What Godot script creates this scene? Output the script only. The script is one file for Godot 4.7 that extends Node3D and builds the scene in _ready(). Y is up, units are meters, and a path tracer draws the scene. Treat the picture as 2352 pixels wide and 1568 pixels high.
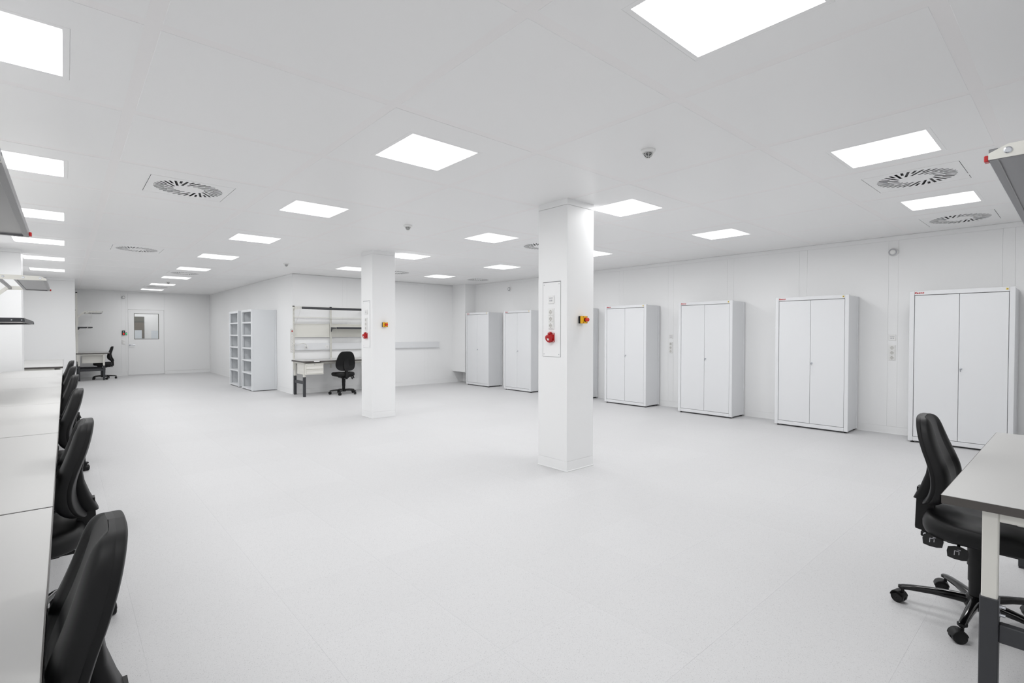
extends Node3D
# A white clean-room laboratory. World axes: -Z runs down the room, +X runs to the cabinet wall, metres.

const H := 2.712            # ceiling height
const EX := 8.52            # cabinet wall
const XL := -0.90           # wall behind the desk row
const ZB := -20.45          # wall with the door
const ZP := -11.78          # wall behind the workbench
const ZF := 0.65            # wall behind the camera
const XP := 3.83            # side of the corridor partition
const LIGHT_ENERGY := 1.35

var M := {}
var taken := {}
var cache := {}

# ---------------------------------------------------------------- mesh builder
class MB:
	var v := PackedVector3Array()
	var n := PackedVector3Array()
	var ix := PackedInt32Array()
	var uv := PackedVector2Array()
	var o := Vector3.ZERO
	func _init(origin := Vector3.ZERO):
		o = origin
	func tri(a: Vector3, b: Vector3, c: Vector3, nr: Vector3):
		var k := v.size()
		if (b - a).cross(c - a).dot(nr) > 0.0:
			var t := b
			b = c
			c = t
		for p in [a, b, c]:
			v.append(p - o)
			n.append(nr)
			uv.append(Vector2(p.x, p.y))
		ix.append_array(PackedInt32Array([k, k + 1, k + 2]))
	func quad(a: Vector3, b: Vector3, c: Vector3, d: Vector3, nr: Vector3):
		tri(a, b, c, nr)
		tri(a, c, d, nr)
	func bx(c: Vector3, s: Vector3, bev := 0.0, bs := Basis.IDENTITY):
		var h := s * 0.5
		var e: float = minf(bev, minf(h.x, minf(h.y, h.z)) * 0.45)
		var ax := [Vector3.RIGHT, Vector3.UP, Vector3.BACK]
		for i in 3:
			var j := (i + 1) % 3
			var k := (i + 2) % 3
			for sg in [-1.0, 1.0]:
				var f: Vector3 = ax[i] * (h[i] * sg)
				var a: Vector3 = ax[j] * (h[j] - e)
				var b: Vector3 = ax[k] * (h[k] - e)
				quad(c + bs * (f - a - b), c + bs * (f + a - b), c + bs * (f + a + b), c + bs * (f - a + b), bs * (ax[i] * sg))
		if e > 0.0:
			for i in 3:
				var j := (i + 1) % 3
				var k := (i + 2) % 3
				for sj in [-1.0, 1.0]:
					for sk in [-1.0, 1.0]:
						var L: Vector3 = ax[i] * (h[i] - e)
						var p: Vector3 = ax[j] * (h[j] * sj) + ax[k] * ((h[k] - e) * sk)
						var q: Vector3 = ax[j] * ((h[j] - e) * sj) + ax[k] * (h[k] * sk)
						quad(c + bs * (p - L), c + bs * (p + L), c + bs * (q + L), c + bs * (q - L), bs * (ax[j] * sj + ax[k] * sk).normalized())
			for sx in [-1.0, 1.0]:
				for sy in [-1.0, 1.0]:
					for sz in [-1.0, 1.0]:
						var sg := Vector3(sx, sy, sz)
						var p0 := Vector3(h.x, h.y - e, h.z - e) * sg
						var p1 := Vector3(h.x - e, h.y, h.z - e) * sg
						var p2 := Vector3(h.x - e, h.y - e, h.z) * sg
						tri(c + bs * p0, c + bs * p1, c + bs * p2, bs * sg.normalized())
	# box between two corners
	func bb(a: Vector3, b: Vector3, bev := 0.0):
		bx((a + b) * 0.5, (b - a).abs(), bev)
	# rings of equal size joined smoothly; capped with flat fans
	func loft(rings: Array, caps := true, closed := true):
		var m: int = rings[0].size()
		var base := v.size()
		var vol := 0.0
		var cen := Vector3.ZERO
		for r in rings:
			for p in r:
				cen += p
		cen /= float(m * rings.size())
		var nn := PackedVector3Array()
		nn.resize(m * rings.size())
		var tris := PackedInt32Array()
		for i in rings.size() - 1:
			for j in (m if closed else m - 1):
				var a := i * m + j
				var b := i * m + (j + 1) % m
				var c := (i + 1) * m + (j + 1) % m
				var d := (i + 1) * m + j
				tris.append_array(PackedInt32Array([a, b, c, a, c, d]))
		var P := PackedVector3Array()
		for r in rings:
			for p in r:
				P.append(p)
		for t in range(0, tris.size(), 3):
			var cr := (P[tris[t + 1]] - P[tris[t]]).cross(P[tris[t + 2]] - P[tris[t]])
			vol += cr.dot(P[tris[t]] - cen)
			for q in 3:
				nn[tris[t + q]] += cr
		var sg := 1.0 if vol > 0.0 else -1.0
		for i in P.size():
			v.append(P[i] - o)
			n.append((nn[i] * sg).normalized() if nn[i].length_squared() > 1e-20 else Vector3.UP)
			uv.append(Vector2(P[i].x, P[i].y))
		for t in range(0, tris.size(), 3):
			if sg > 0.0:
				ix.append_array(PackedInt32Array([base + tris[t], base + tris[t + 2], base + tris[t + 1]]))
			else:
				ix.append_array(PackedInt32Array([base + tris[t], base + tris[t + 1], base + tris[t + 2]]))
		if caps:
			for e in [0, rings.size() - 1]:
				var c := Vector3.ZERO
				for p in rings[e]:
					c += p
				c /= float(m)
				var c2 := Vector3.ZERO
				for p in rings[1 if e == 0 else rings.size() - 2]:
					c2 += p
				c2 /= float(m)
				var nr := (c - c2).normalized()
				for j in m:
					tri(c, rings[e][j], rings[e][(j + 1) % m], nr)
	func tube(path: Array, r, sides := 10, caps := true):
		var rings := []
		var up := Vector3.UP
		for i in path.size():
			var t: Vector3 = (path[mini(i + 1, path.size() - 1)] - path[maxi(i - 1, 0)]).normalized()
			if absf(t.dot(up)) > 0.95:
				up = Vector3.RIGHT if absf(t.x) < 0.9 else Vector3.BACK
			var s := t.cross(up).normalized()
			var u := s.cross(t).normalized()
			up = u
			var rr: float = r[i] if r is Array else r
			var ring := PackedVector3Array()
			for k in sides:
				var a := TAU * k / sides
				ring.append(path[i] + (s * cos(a) + u * sin(a)) * rr)
			rings.append(ring)
		loft(rings, caps)
	# profile of (radius, distance along axis); flat between profile points, smooth around
	func lathe(c: Vector3, axis: Vector3, prof: Array, segs := 24, smooth := false):
		var w := axis.normalized()
		var s := (w.cross(Vector3.UP) if absf(w.y) < 0.9 else w.cross(Vector3.RIGHT)).normalized()
		var u := s.cross(w).normalized()
		var rings := []
		for p in prof:
			var ring := PackedVector3Array()
			for k in segs:
				var a := TAU * k / segs
				ring.append(c + w * p.y + (s * cos(a) + u * sin(a)) * maxf(p.x, 0.00001))
			rings.append(ring)
		if smooth:
			loft(rings, true)
			return
		for i in rings.size() - 1:
			var dr: float = prof[i + 1].x - prof[i].x
			var dh: float = prof[i + 1].y - prof[i].y
			if absf(dr) + absf(dh) < 1e-7:
				continue
			var base := v.size()
			for q in 2:
				for k in segs + 1:
					var a := TAU * (k % segs) / segs
					var rad := s * cos(a) + u * sin(a)
					v.append(rings[i + q][k % segs] - o)
					n.append((rad * dh - w * dr).normalized())
					uv.append(Vector2(float(k) / segs, prof[i + q].y))
			for k in segs:
				var a0 := base + k
				var b0 := base + k + 1
				var c0 := base + segs + 1 + k + 1
				var d0 := base + segs + 1 + k
				for t in [[a0, b0, c0], [a0, c0, d0]]:
					var cr := (v[t[1]] - v[t[0]]).cross(v[t[2]] - v[t[0]])
					if cr.dot(n[t[0]] + n[t[1]] + n[t[2]]) > 0.0:
						ix.append_array(PackedInt32Array([t[0], t[2], t[1]]))
					else:
						ix.append_array(PackedInt32Array([t[0], t[1], t[2]]))
	# outline in the plane (ex, ey) pushed along ez by depth, centred
	func prism(c: Vector3, poly: PackedVector2Array, ex: Vector3, ey: Vector3, depth: float):
		var ez := ex.cross(ey).normalized()
		var ids := Geometry2D.triangulate_polygon(poly)
		for sg in [-0.5, 0.5]:
			var off: Vector3 = c + ez * (depth * sg)
			for t in range(0, ids.size(), 3):
				var q := []
				for k in 3:
					var p := poly[ids[t + k]]
					q.append(off + ex * p.x + ey * p.y)
				tri(q[0], q[1], q[2], ez * signf(sg))
		var area := 0.0
		for i in poly.size():
			area += poly[i].cross(poly[(i + 1) % poly.size()])
		for i in poly.size():
			var a := poly[i]
			var b := poly[(i + 1) % poly.size()]
			var d := (b - a).normalized()
			var nr := (ex * d.y - ey * d.x) * signf(area)
			var A := c + ex * a.x + ey * a.y
			var B := c + ex * b.x + ey * b.y
			quad(A - ez * depth * 0.5, B - ez * depth * 0.5, B + ez * depth * 0.5, A + ez * depth * 0.5, nr)
	func mesh() -> ArrayMesh:
		var a := []
		a.resize(Mesh.ARRAY_MAX)
		a[Mesh.ARRAY_VERTEX] = v
		a[Mesh.ARRAY_NORMAL] = n
		a[Mesh.ARRAY_TEX_UV] = uv
		a[Mesh.ARRAY_INDEX] = ix
		var m := ArrayMesh.new()
		m.add_surface_from_arrays(Mesh.PRIMITIVE_TRIANGLES, a)
		return m

# ---------------------------------------------------------------- node helpers
func numbered(called: String) -> String:
	taken[called] = taken.get(called, -1) + 1
	return called if taken[called] == 0 else "%s_%03d" % [called, taken[called]]

func thing(called: String, label: String, category: String, at: Vector3, turn := 0.0, group := "") -> Node3D:
	var t := Node3D.new()
	t.name = numbered(called)
	add_child(t, true)
	t.position = at
	t.rotation.y = turn
	t.set_meta("label", label)
	t.set_meta("category", category)
	if group:
		t.set_meta("group", group)
	return t

func part(parent: Node, called: String, mb, mat: Material, at := Vector3.ZERO) -> MeshInstance3D:
	var m := MeshInstance3D.new()
	m.name = called
	m.mesh = mb.mesh() if mb is MB else mb
	m.material_override = mat
	m.position = at
	parent.add_child(m, true)
	return m

func structure(called: String, mb: MB, mat: Material, at := Vector3.ZERO) -> MeshInstance3D:
	var m := part(self, called, mb, mat, at)
	m.set_meta("kind", "structure")
	return m

func cached(key: String, build: Callable) -> Mesh:
	if not cache.has(key):
		var mb := MB.new()
		build.call(mb)
		cache[key] = mb.mesh()
	return cache[key]

func paint(called: String, c: Color, rough := 0.5, metal := 0.0) -> StandardMaterial3D:
	var m := StandardMaterial3D.new()
	m.resource_name = called
	m.albedo_color = c
	m.roughness = rough
	m.metallic = metal
	M[called] = m
	return m

func glow(called: String, c: Color, e: float) -> void:
	var m := paint(called, c, 0.4)
	m.emission_enabled = true
	m.emission = c
	m.emission_energy_multiplier = e

func speckle_image() -> ImageTexture:
	var rng := RandomNumberGenerator.new()
	rng.seed = 11
	var S := 1024
	var im := Image.create(S, S, true, Image.FORMAT_RGB8)
	im.fill(Color(0.83, 0.83, 0.833))
	for i in 42000:
		var x := rng.randi() % S
		var y := rng.randi() % S
		var a := rng.randf() * TAU
		var L := 1 + rng.randi() % 4
		var r := rng.randf()
		var k := 0.775 if r < 0.45 else (0.70 if r < 0.6 else (0.87 if r < 0.9 else 0.60))
		for s in L:
			im.set_pixel(posmod(x + int(round(cos(a) * s)), S), posmod(y + int(round(sin(a) * s)), S), Color(k, k, k * 1.01))
	im.generate_mipmaps()
	return ImageTexture.create_from_image(im)

func perforation_image() -> ImageTexture:
	var im := Image.create(64, 64, true, Image.FORMAT_RGB8)
	im.fill(Color(0.90, 0.895, 0.87))
	for y in 64:
		for x in 64:
			if absf(x - 31.5) < 10.0 and absf(y - 31.5) < 10.0:
				im.set_pixel(x, y, Color(0.55, 0.545, 0.53))
	im.generate_mipmaps()
	return ImageTexture.create_from_image(im)

func materials() -> void:
	paint("wall", Color(0.97, 0.972, 0.973), 0.42)
	paint("ceiling", Color(0.97, 0.97, 0.97), 0.36)
	paint("strip", Color(0.97, 0.963, 0.963), 0.42)
	var f := paint("floor", Color(1, 1, 1), 0.5)
	f.metallic_specular = 0.35
	f.albedo_texture = speckle_image()
	f.uv1_triplanar = true
	f.uv1_world_triplanar = true
	f.uv1_scale = Vector3.ONE * 1.05
	for v in [["floor_b", 0.993, 0.37], ["floor_c", 0.997, 0.71]]:
		var f2: StandardMaterial3D = f.duplicate()
		f2.resource_name = v[0]
		f2.albedo_color = Color(v[1], v[1], v[1])
		f2.uv1_offset = Vector3(v[2], 0, v[2])
		M[v[0]] = f2
	paint("white_steel", Color(0.905, 0.91, 0.918), 0.38)
	paint("shelf_steel", Color(0.91, 0.92, 0.93), 0.4)
	paint("beige_steel", Color(0.895, 0.89, 0.865), 0.42)
	paint("plastic", Color(0.95, 0.95, 0.945), 0.35)
	paint("plastic_grey", Color(0.72, 0.72, 0.74), 0.4)
	paint("cup", Color(0.84, 0.835, 0.82), 0.4)
	paint("anthracite", Color(0.205, 0.21, 0.225), 0.42)
	paint("laminate", Color(0.755, 0.753, 0.747), 0.42)
	paint("edge", Color(0.31, 0.295, 0.285), 0.5)
	paint("foam", Color(0.06, 0.06, 0.065), 0.48).metallic_specular = 0.38
	paint("shell", Color(0.06, 0.06, 0.065), 0.5).metallic_specular = 0.36
	paint("gloss_black", Color(0.04, 0.04, 0.045), 0.12)
	paint("black", Color(0.055, 0.055, 0.06), 0.45).metallic_specular = 0.4
	paint("galvanised", Color(0.62, 0.63, 0.64), 0.45, 0.6)
	paint("chrome", Color(0.80, 0.81, 0.83), 0.22, 1.0)
	paint("alu", Color(0.50, 0.50, 0.51), 0.35, 0.5)
	paint("panel_grey", Color(0.47, 0.47, 0.48), 0.28)
	paint("red", Color(0.72, 0.06, 0.08), 0.3)
	paint("red_button", Color(0.86, 0.17, 0.12), 0.3)
	paint("logo_red", Color(0.72, 0.09, 0.14), 0.5)
	paint("yellow", Color(0.95, 0.71, 0.05), 0.35)
	paint("sticker", Color(0.93, 0.80, 0.10), 0.5)
	paint("slot", Color(0.36, 0.35, 0.33), 0.6)
	paint("dark_green", Color(0.04, 0.13, 0.08), 0.35)
	paint("paper", Color(0.90, 0.92, 0.94), 0.8)
	paint("taupe", Color(0.40, 0.39, 0.36), 0.5)
	paint("taupe_warm", Color(0.45, 0.41, 0.37), 0.5)
	paint("cable", Color(0.88, 0.88, 0.87), 0.4)
	paint("rubber", Color(0.16, 0.16, 0.16), 0.7)
	glow("diffuser", Color(1, 1, 1), 1.25)
	glow("rim", Color(1, 1, 1), 0.5)
	glow("red_led", Color(1.0, 0.12, 0.10), 1.6)
	glow("green_led", Color(0.25, 1.0, 0.55), 1.4)
	var p := paint("perforated", Color(1, 1, 1), 0.45)
	p.albedo_texture = perforation_image()
	p.uv1_triplanar = true
	p.uv1_scale = Vector3.ONE * 40.0
	var g := paint("glass", Color(0.92, 0.96, 0.95, 0.08), 0.03)
	g.transparency = BaseMaterial3D.TRANSPARENCY_ALPHA

# ---------------------------------------------------------------- set up
func _ready() -> void:
	var cam := Camera3D.new()
	cam.name = "camera"
	cam.fov = rad_to_deg(2.0 * atan(784.0 / 1161.78))
	cam.position = Vector3(0, 1.38, 0)
	cam.rotation_order = EULER_ORDER_YXZ
	cam.rotation_degrees = Vector3(-0.954, -41.451, 0.061)
	cam.near = 0.05
	cam.far = 60.0
	cam.current = true
	add_child(cam)
	var we := WorldEnvironment.new()
	we.name = "environment"
	var env := Environment.new()
	env.background_mode = Environment.BG_COLOR
	env.background_color = Color(0.02, 0.02, 0.02)
	env.tonemap_mode = Environment.TONE_MAPPER_LINEAR
	env.tonemap_exposure = 1.0
	env.sdfgi_enabled = true
	env.ssao_enabled = true
	env.ssil_enabled = true
	we.environment = env
	add_child(we)
	materials()
	shell()
	ceiling()
	lights()
	door()
	vents()
	detectors()
	pillars()
	cabinets()
	shelves()
	desks()
	bench()
	far_bench()
	lamps()
	chairs()
	wall_fittings()

# ---------------------------------------------------------------- room shell
# A run of wall panels with cover strips, standing proud of a wall face.
# a, b: ends of the run along the wall; face: point on the face plane; nrm: outward normal; strips: centres of the cover strips
func panelled(wall: Node3D, from: Vector3, to: Vector3, nrm: Vector3, strips: Array, cuts: Array = []) -> void:
	var d := (to - from).normalized()
	var L := from.distance_to(to)
	var w := 0.11
	var marks := [0.0]
	for s in strips:
		marks.append(s - w * 0.5)
		marks.append(s + w * 0.5)
	marks.append(L)
	for i in marks.size() - 1:
		var a: float = marks[i] + 0.0004
		var b: float = marks[i + 1] - 0.0004
		if b - a < 0.01:
			continue
		var spans := [[a, b, 0.100, H - 0.0605]]
		for c in cuts:      # a door opening: [from, to, top]
			if c[0] > a and c[1] < b:
				spans = [[a, c[0], 0.102, H - 0.062], [c[1], b, 0.102, H - 0.062], [c[0] + 0.002, c[1] - 0.002, c[2], H - 0.062]]
		var mb := MB.new(wall.position)
		for s in spans:
			var p: Vector3 = from + d * ((s[0] + s[1]) * 0.5) + Vector3.UP * ((s[2] + s[3]) * 0.5) + nrm * 0.0
			var size: Vector3 = (d * (s[1] - s[0])).abs() + Vector3.UP * (s[3] - s[2]) + nrm.abs() * 0.012
			mb.bx(p - nrm * 0.006, size, 0.0012)
		part(wall, "panel" if i % 2 == 0 else "joint_strip", mb, M.wall)
	var mb2 := MB.new(wall.position)
	mb2.bx((from + to) * 0.5 + Vector3.UP * (H - 0.03) - nrm * 0.006, (d * L).abs() + Vector3.UP * 0.06 + nrm.abs() * 0.012, 0.002)
	part(wall, "cornice", mb2, M.wall)

func skirting(called: String, runs: Array) -> void:
	var mb := MB.new()
	for r in runs:
		var a: Vector3 = r[0]
		var b: Vector3 = r[1]
		var nr: Vector3 = r[2]
		var d := (b - a).normalized()
		mb.bx((a + b) * 0.5 + Vector3.UP * 0.05 - nr * 0.004, (b - a).abs() + Vector3.UP * 0.098 + nr.abs() * 0.012, 0.002)
		var rings := []
		for e in [a, b]:
			var ring := PackedVector3Array()
			ring.append(e + Vector3.UP * 0.0002)
			for k in 6:
				var t := PI * 0.5 * k / 5.0
				ring.append(e + nr * (0.014 - 0.014 * sin(t)) + Vector3.UP * (0.014 - 0.014 * cos(t)) )
			rings.append(ring)
		mb.loft(rings, true)
	structure(called, mb, M.wall)

func shell() -> void:
	var t := 0.2
	var mb := MB.new()
	mb.bb(Vector3(XL - t, -0.1, -24.0), Vector3(EX + t, -0.0015, ZF + t))
	floor_tiles(structure("floor", mb, M.floor))
	var k := 0.012     # walls sit behind their panels
	# cabinet wall
	var wr := Node3D.new()
	mb = MB.new()
	mb.bb(Vector3(EX + k, 0, ZP - t), Vector3(EX + t, H + 0.2, ZF + t))
	var w := structure("wall_right", mb, M.wall)
	var st := []
	for i in 11:
		st.append(0.04 + 1.132 * i + 1.225)      # measured from z = ZF going down the room
	panelled(w, Vector3(EX, 0, ZF), Vector3(EX, 0, ZP), Vector3.LEFT, st.filter(func(s): return s < ZF - ZP - 0.1))
	wr.free()
	# wall behind the workbench
	mb = MB.new()
	mb.bb(Vector3(XP + k, 0, ZP - t), Vector3(EX + t, H + 0.2, ZP - k))
	w = structure("wall_bench", mb, M.wall)
	panelled(w, Vector3(XP, 0, ZP), Vector3(EX, 0, ZP), Vector3.BACK, [1.21, 2.34, 3.48])
	# corridor side of the partition
	mb = MB.new()
	mb.bb(Vector3(XP + k, 0, ZB), Vector3(XP + t, H + 0.2, ZP - k))
	w = structure("wall_partition", mb, M.wall)
	panelled(w, Vector3(XP, 0, ZP), Vector3(XP, 0, ZB), Vector3.LEFT, [1.06, 2.2, 3.34, 4.47, 5.63, 6.77, 7.9])
	# wall with the door
	mb = MB.new()
	mb.bb(Vector3(XL - t, 0, ZB - t), Vector3(1.51, H + 0.2, ZB - k))
	mb.bb(Vector3(2.50, 0, ZB - t), Vector3(XP + t, H + 0.2, ZB - k))
	mb.bb(Vector3(1.51, 2.15, ZB - t), Vector3(2.50, H + 0.2, ZB - k))
	w = structure("wall_back", mb, M.wall)
	panelled(w, Vector3(0.2, 0, ZB), Vector3(XP, 0, ZB), Vector3.BACK, [1.205], [[1.31, 2.30, 2.15]])
	# wall behind the desk row, the pier and the projecting block
	mb = MB.new()
	mb.bb(Vector3(XL - t, 0, -16.6), Vector3(XL, H + 0.2, ZF + t))
	structure("wall_left", mb, M.wall)
	mb = MB.new()
	mb.bb(Vector3(XL, 0, -11.74), Vector3(-0.52, H - 0.06, -11.28), 0.003)
	mb.bb(Vector3(XL, H - 0.0585, -11.74), Vector3(-0.52, H + 0.05, -11.28), 0.002)
	structure("wall_pier", mb, M.wall)
	mb = MB.new()
	mb.bb(Vector3(XL - t, 0, ZB), Vector3(0.19, H - 0.06, -16.6), 0.003)
	mb.bb(Vector3(XL - t, H - 0.0585, ZB), Vector3(0.19, H + 0.05, -16.6), 0.002)
	structure("wall_block", mb, M.wall)
	# wall behind the camera
	mb = MB.new()
	mb.bb(Vector3(XL - t, 0, ZF), Vector3(EX + t, H + 0.2, ZF + t))
	structure("wall_front", mb, M.wall)
	# boxed duct in the far corner, ending above the floor
	mb = MB.new()
	mb.bb(Vector3(8.17, 0.31, ZP), Vector3(EX, H + 0.01, -11.18), 0.003)
	structure("trim_1", mb, M.wall)
	skirting("baseboard_right", [[Vector3(EX, 0, ZF), Vector3(EX, 0, ZP), Vector3.LEFT]])
	skirting("baseboard_bench", [[Vector3(XP, 0, ZP), Vector3(EX, 0, ZP), Vector3.BACK]])
	skirting("baseboard_partition", [[Vector3(XP, 0, ZP), Vector3(XP, 0, ZB), Vector3.LEFT]])
	skirting("baseboard_back", [[Vector3(0.2, 0, ZB), Vector3(1.50, 0, ZB), Vector3.BACK], [Vector3(2.51, 0, ZB), Vector3(XP, 0, ZB), Vector3.BACK]])

# vinyl tiles with hairline joints
func floor_tiles(fl: Node3D) -> void:
	var p := 0.585
	var g := 0.0001
	var regions := [Rect2(XL, ZP, EX - XL, ZF - ZP), Rect2(XL, -16.6, XP - XL, ZP + 16.6), Rect2(0.19, ZB, XP - 0.19, -16.6 - ZB), Rect2(1.522, ZB - 0.2, 0.966, 0.2), Rect2(0.9, -22.15, 2.5, 1.5)]
	var cells := []
	var fw := Vector2(sin(deg_to_rad(41.451)), -cos(deg_to_rad(41.451)))
	for i in range(-4, 14):
		for j in range(-3, 38):
			var cell := Rect2(1.41 + i * p + g, -1.08 - (j + 1) * p + g, p - 2 * g, p - 2 * g)
			for r in regions:
				var q: Rect2 = cell.intersection(r)
				if q.size.x > 0.004 and q.size.y > 0.004:
					var c := q.get_center()
					var depth := c.dot(fw)
					var side := absf(c.dot(Vector2(-fw.y, fw.x)))
					var seen := depth > 1.6 and side < depth * 1.02 + 0.4 and c.x > -0.1
					cells.append([depth if seen else 100.0 + c.length(), q, q.size.is_equal_approx(cell.size), posmod(i * 7 + j * 5 + i * j, 3)])
	cells.sort_custom(func(a, b): return a[0] < b[0])
	var rest := MB.new()
	for k in cells.size():
		var q: Rect2 = cells[k][1]
		var c := q.get_center()
		if k < 300 and cells[k][0] < 100.0:
			var size := q.size
			part(fl, "tile", cached("tile%s" % size, func(mb: MB): mb.bx(Vector3.ZERO, Vector3(size.x, 0.002, size.y), 0.0002)), M[["floor", "floor_b", "floor_c"][cells[k][3]]], Vector3(c.x, -0.001, c.y))
		else:
			rest.bx(Vector3(c.x, -0.001, c.y), Vector3(q.size.x, 0.002, q.size.y), 0.0002)
	part(fl, "tiles", rest, M.floor).set_meta("kind", "stuff")

const LIGHT_X := [-0.27, 2.03, 4.505, 6.64]
const LIGHT_Z := [-0.98, -3.265, -5.54, -7.82, -10.10, -12.37, -14.60, -16.90, -19.14]
const VENTS := [[0.875, -5.535], [0.875, -10.07], [2.03, -13.42], [2.03, -17.98], [5.50, -0.98], [7.80, -0.98], [5.50, -5.55], [7.78, -10.10], [5.50, -10.07]]

func light_spots() -> Array:
	var out := []
	for i in 4:
		var last: int = [7, 9, 5, 5][i]
		for j in last:
			out.append([LIGHT_X[i], LIGHT_Z[j], i, j])
	return out

func ceiling() -> void:
	var mb := MB.new()
	mb.bb(Vector3(XL - 0.2, H + 0.2, -24.0), Vector3(EX + 0.2, H + 0.3, ZF + 0.2))
	var c := structure("ceiling", mb, M.ceiling)
	var xs := [XL - 0.03, 0.30, 1.45, 2.62, 3.76, 4.92, 6.07, 7.20, 8.35, EX + 0.03]
	var zs := [ZF + 0.03]
	var z := -0.41
	while z > ZB - 0.05:
		zs.append(z)
		z -= 1.138
	zs.append(ZB - 0.03)
	var holes := []
	for s in light_spots():
		holes.append(Rect2(s[0] - 0.3006, s[1] - 0.3006, 0.6012, 0.6012))
	for s in VENTS:
		holes.append(Rect2(s[0] - 0.322, s[1] - 0.322, 0.644, 0.644))
	var regions := [Rect2(XL, ZP, EX - XL, ZF - ZP), Rect2(XL, -16.6, XP - XL, ZP + 16.6), Rect2(0.19, ZB, XP - 0.19, -16.6 - ZB)]
	for i in xs.size() - 1:
		for j in zs.size() - 1:
			var cell := Rect2(xs[i] + 0.03, zs[j + 1] + 0.03, xs[i + 1] - xs[i] - 0.06, zs[j] - zs[j + 1] - 0.06)
			for r in regions:
				var q: Rect2 = cell.intersection(r)
				if q.size.x < 0.03 or q.size.y < 0.03:
					continue
				panel_with_holes(c, q, holes)
	# joint strips, a little deeper than the panels
	for i in range(1, xs.size() - 1):
		mb = MB.new()
		var far: float = ZB if xs[i] < XP else ZP
		mb.bb(Vector3(xs[i] - 0.032, H + 0.0012, far), Vector3(xs[i] + 0.032, H + 0.03, ZF))
		part(c, "joint_strip", mb, M.strip)
	for j in range(1, zs.size() - 1):
		mb = MB.new()
		mb.bb(Vector3(XL, H + 0.0014, zs[j] - 0.032), Vector3(EX if zs[j] > ZP else XP, H + 0.03, zs[j] + 0.032))
		part(c, "joint_strip", mb, M.strip)

func panel_with_holes(c: Node3D, q: Rect2, holes: Array) -> void:
	var pieces := [q]
	for h in holes:
		var next := []
		for p in pieces:
			var x: Rect2 = p.intersection(h)
			if x.size.x < 0.005 or x.size.y < 0.005:
				next.append(p)
				continue
			var cand := [Rect2(p.position, Vector2(x.position.x - p.position.x, p.size.y)), Rect2(Vector2(x.end.x, p.position.y), Vector2(p.end.x - x.end.x, p.size.y)), Rect2(Vector2(x.position.x, p.position.y), Vector2(x.size.x, x.position.y - p.position.y)), Rect2(Vector2(x.position.x, x.end.y), Vector2(x.size.x, p.end.y - x.end.y))]
			for k in cand:
				if k.size.x > 0.001 and k.size.y > 0.001:
					next.append(k)
		pieces = next
	var mb := MB.new()
	for p in pieces:
		mb.bb(Vector3(p.position.x, H, p.position.y), Vector3(p.end.x, H + 0.03, p.end.y), 0.0015 if pieces.size() == 1 else 0.0)
	part(c, "panel", mb, M.ceiling)

const ORD := ["first", "second", "third", "fourth", "fifth", "sixth", "seventh", "eighth", "ninth"]

func lights() -> void:
	var rows := ["above the wall desks", "running down the corridor to the door", "just beyond the white pillars", "in front of the tall cabinets"]
	for s in light_spots():
		var i: int = s[2]
		var j: int = s[3]
		var label := "square ceiling light, %s in the row %s" % [ORD[j - 1 if i == 0 and j > 0 else j], rows[i]]
		if i == 0 and j == 0:
			label = "square ceiling light over the desk beside the camera"
		var t := thing("ceiling_light", label, "ceiling light", Vector3(s[0], H, s[1]), 0.0, "square ceiling lights")
		part(t, "frame", cached("light_frame", func(mb: MB):
			for d in [[1, 0], [-1, 0], [0, 1], [0, -1]]:
				var ln := 0.60 if d[0] != 0 else 0.546
				mb.bx(Vector3(d[0] * 0.2865, 0.0125, d[1] * 0.2865), Vector3(0.027 if d[0] != 0 else ln, 0.026, 0.027 if d[1] != 0 else ln), 0.001)), M.ceiling)
		part(t, "diffuser", cached("light_diffuser", func(mb: MB):
			mb.bb(Vector3(-0.250, 0.0205, -0.250), Vector3(0.250, 0.026, 0.250))), M.diffuser)
		part(t, "diffuser_rim", cached("light_rim", func(mb: MB):
			for k in 4:
				var b := Basis(Vector3.UP, PI * 0.5 * k)
				mb.quad(b * Vector3(-0.2725, 0.0015, 0.2725), b * Vector3(0.2725, 0.0015, 0.2725), b * Vector3(0.248, 0.020, 0.248), b * Vector3(-0.248, 0.020, 0.248), b * Vector3(0, -0.8, -0.6))), M.rim)
		var a := AreaLight3D.new()
		a.name = "panel_glow"
		a.area_size = Vector2(0.488, 0.488)
		a.area_normalize_energy = true
		a.light_energy = LIGHT_ENERGY
		a.light_color = Color(1.0, 1.0, 1.0)
		a.area_range = 30.0
		a.area_attenuation = 2.0
		a.shadow_enabled = true
		a.rotation_degrees.x = -90.0
		a.position.y = 0.016
		t.add_child(a)

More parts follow.
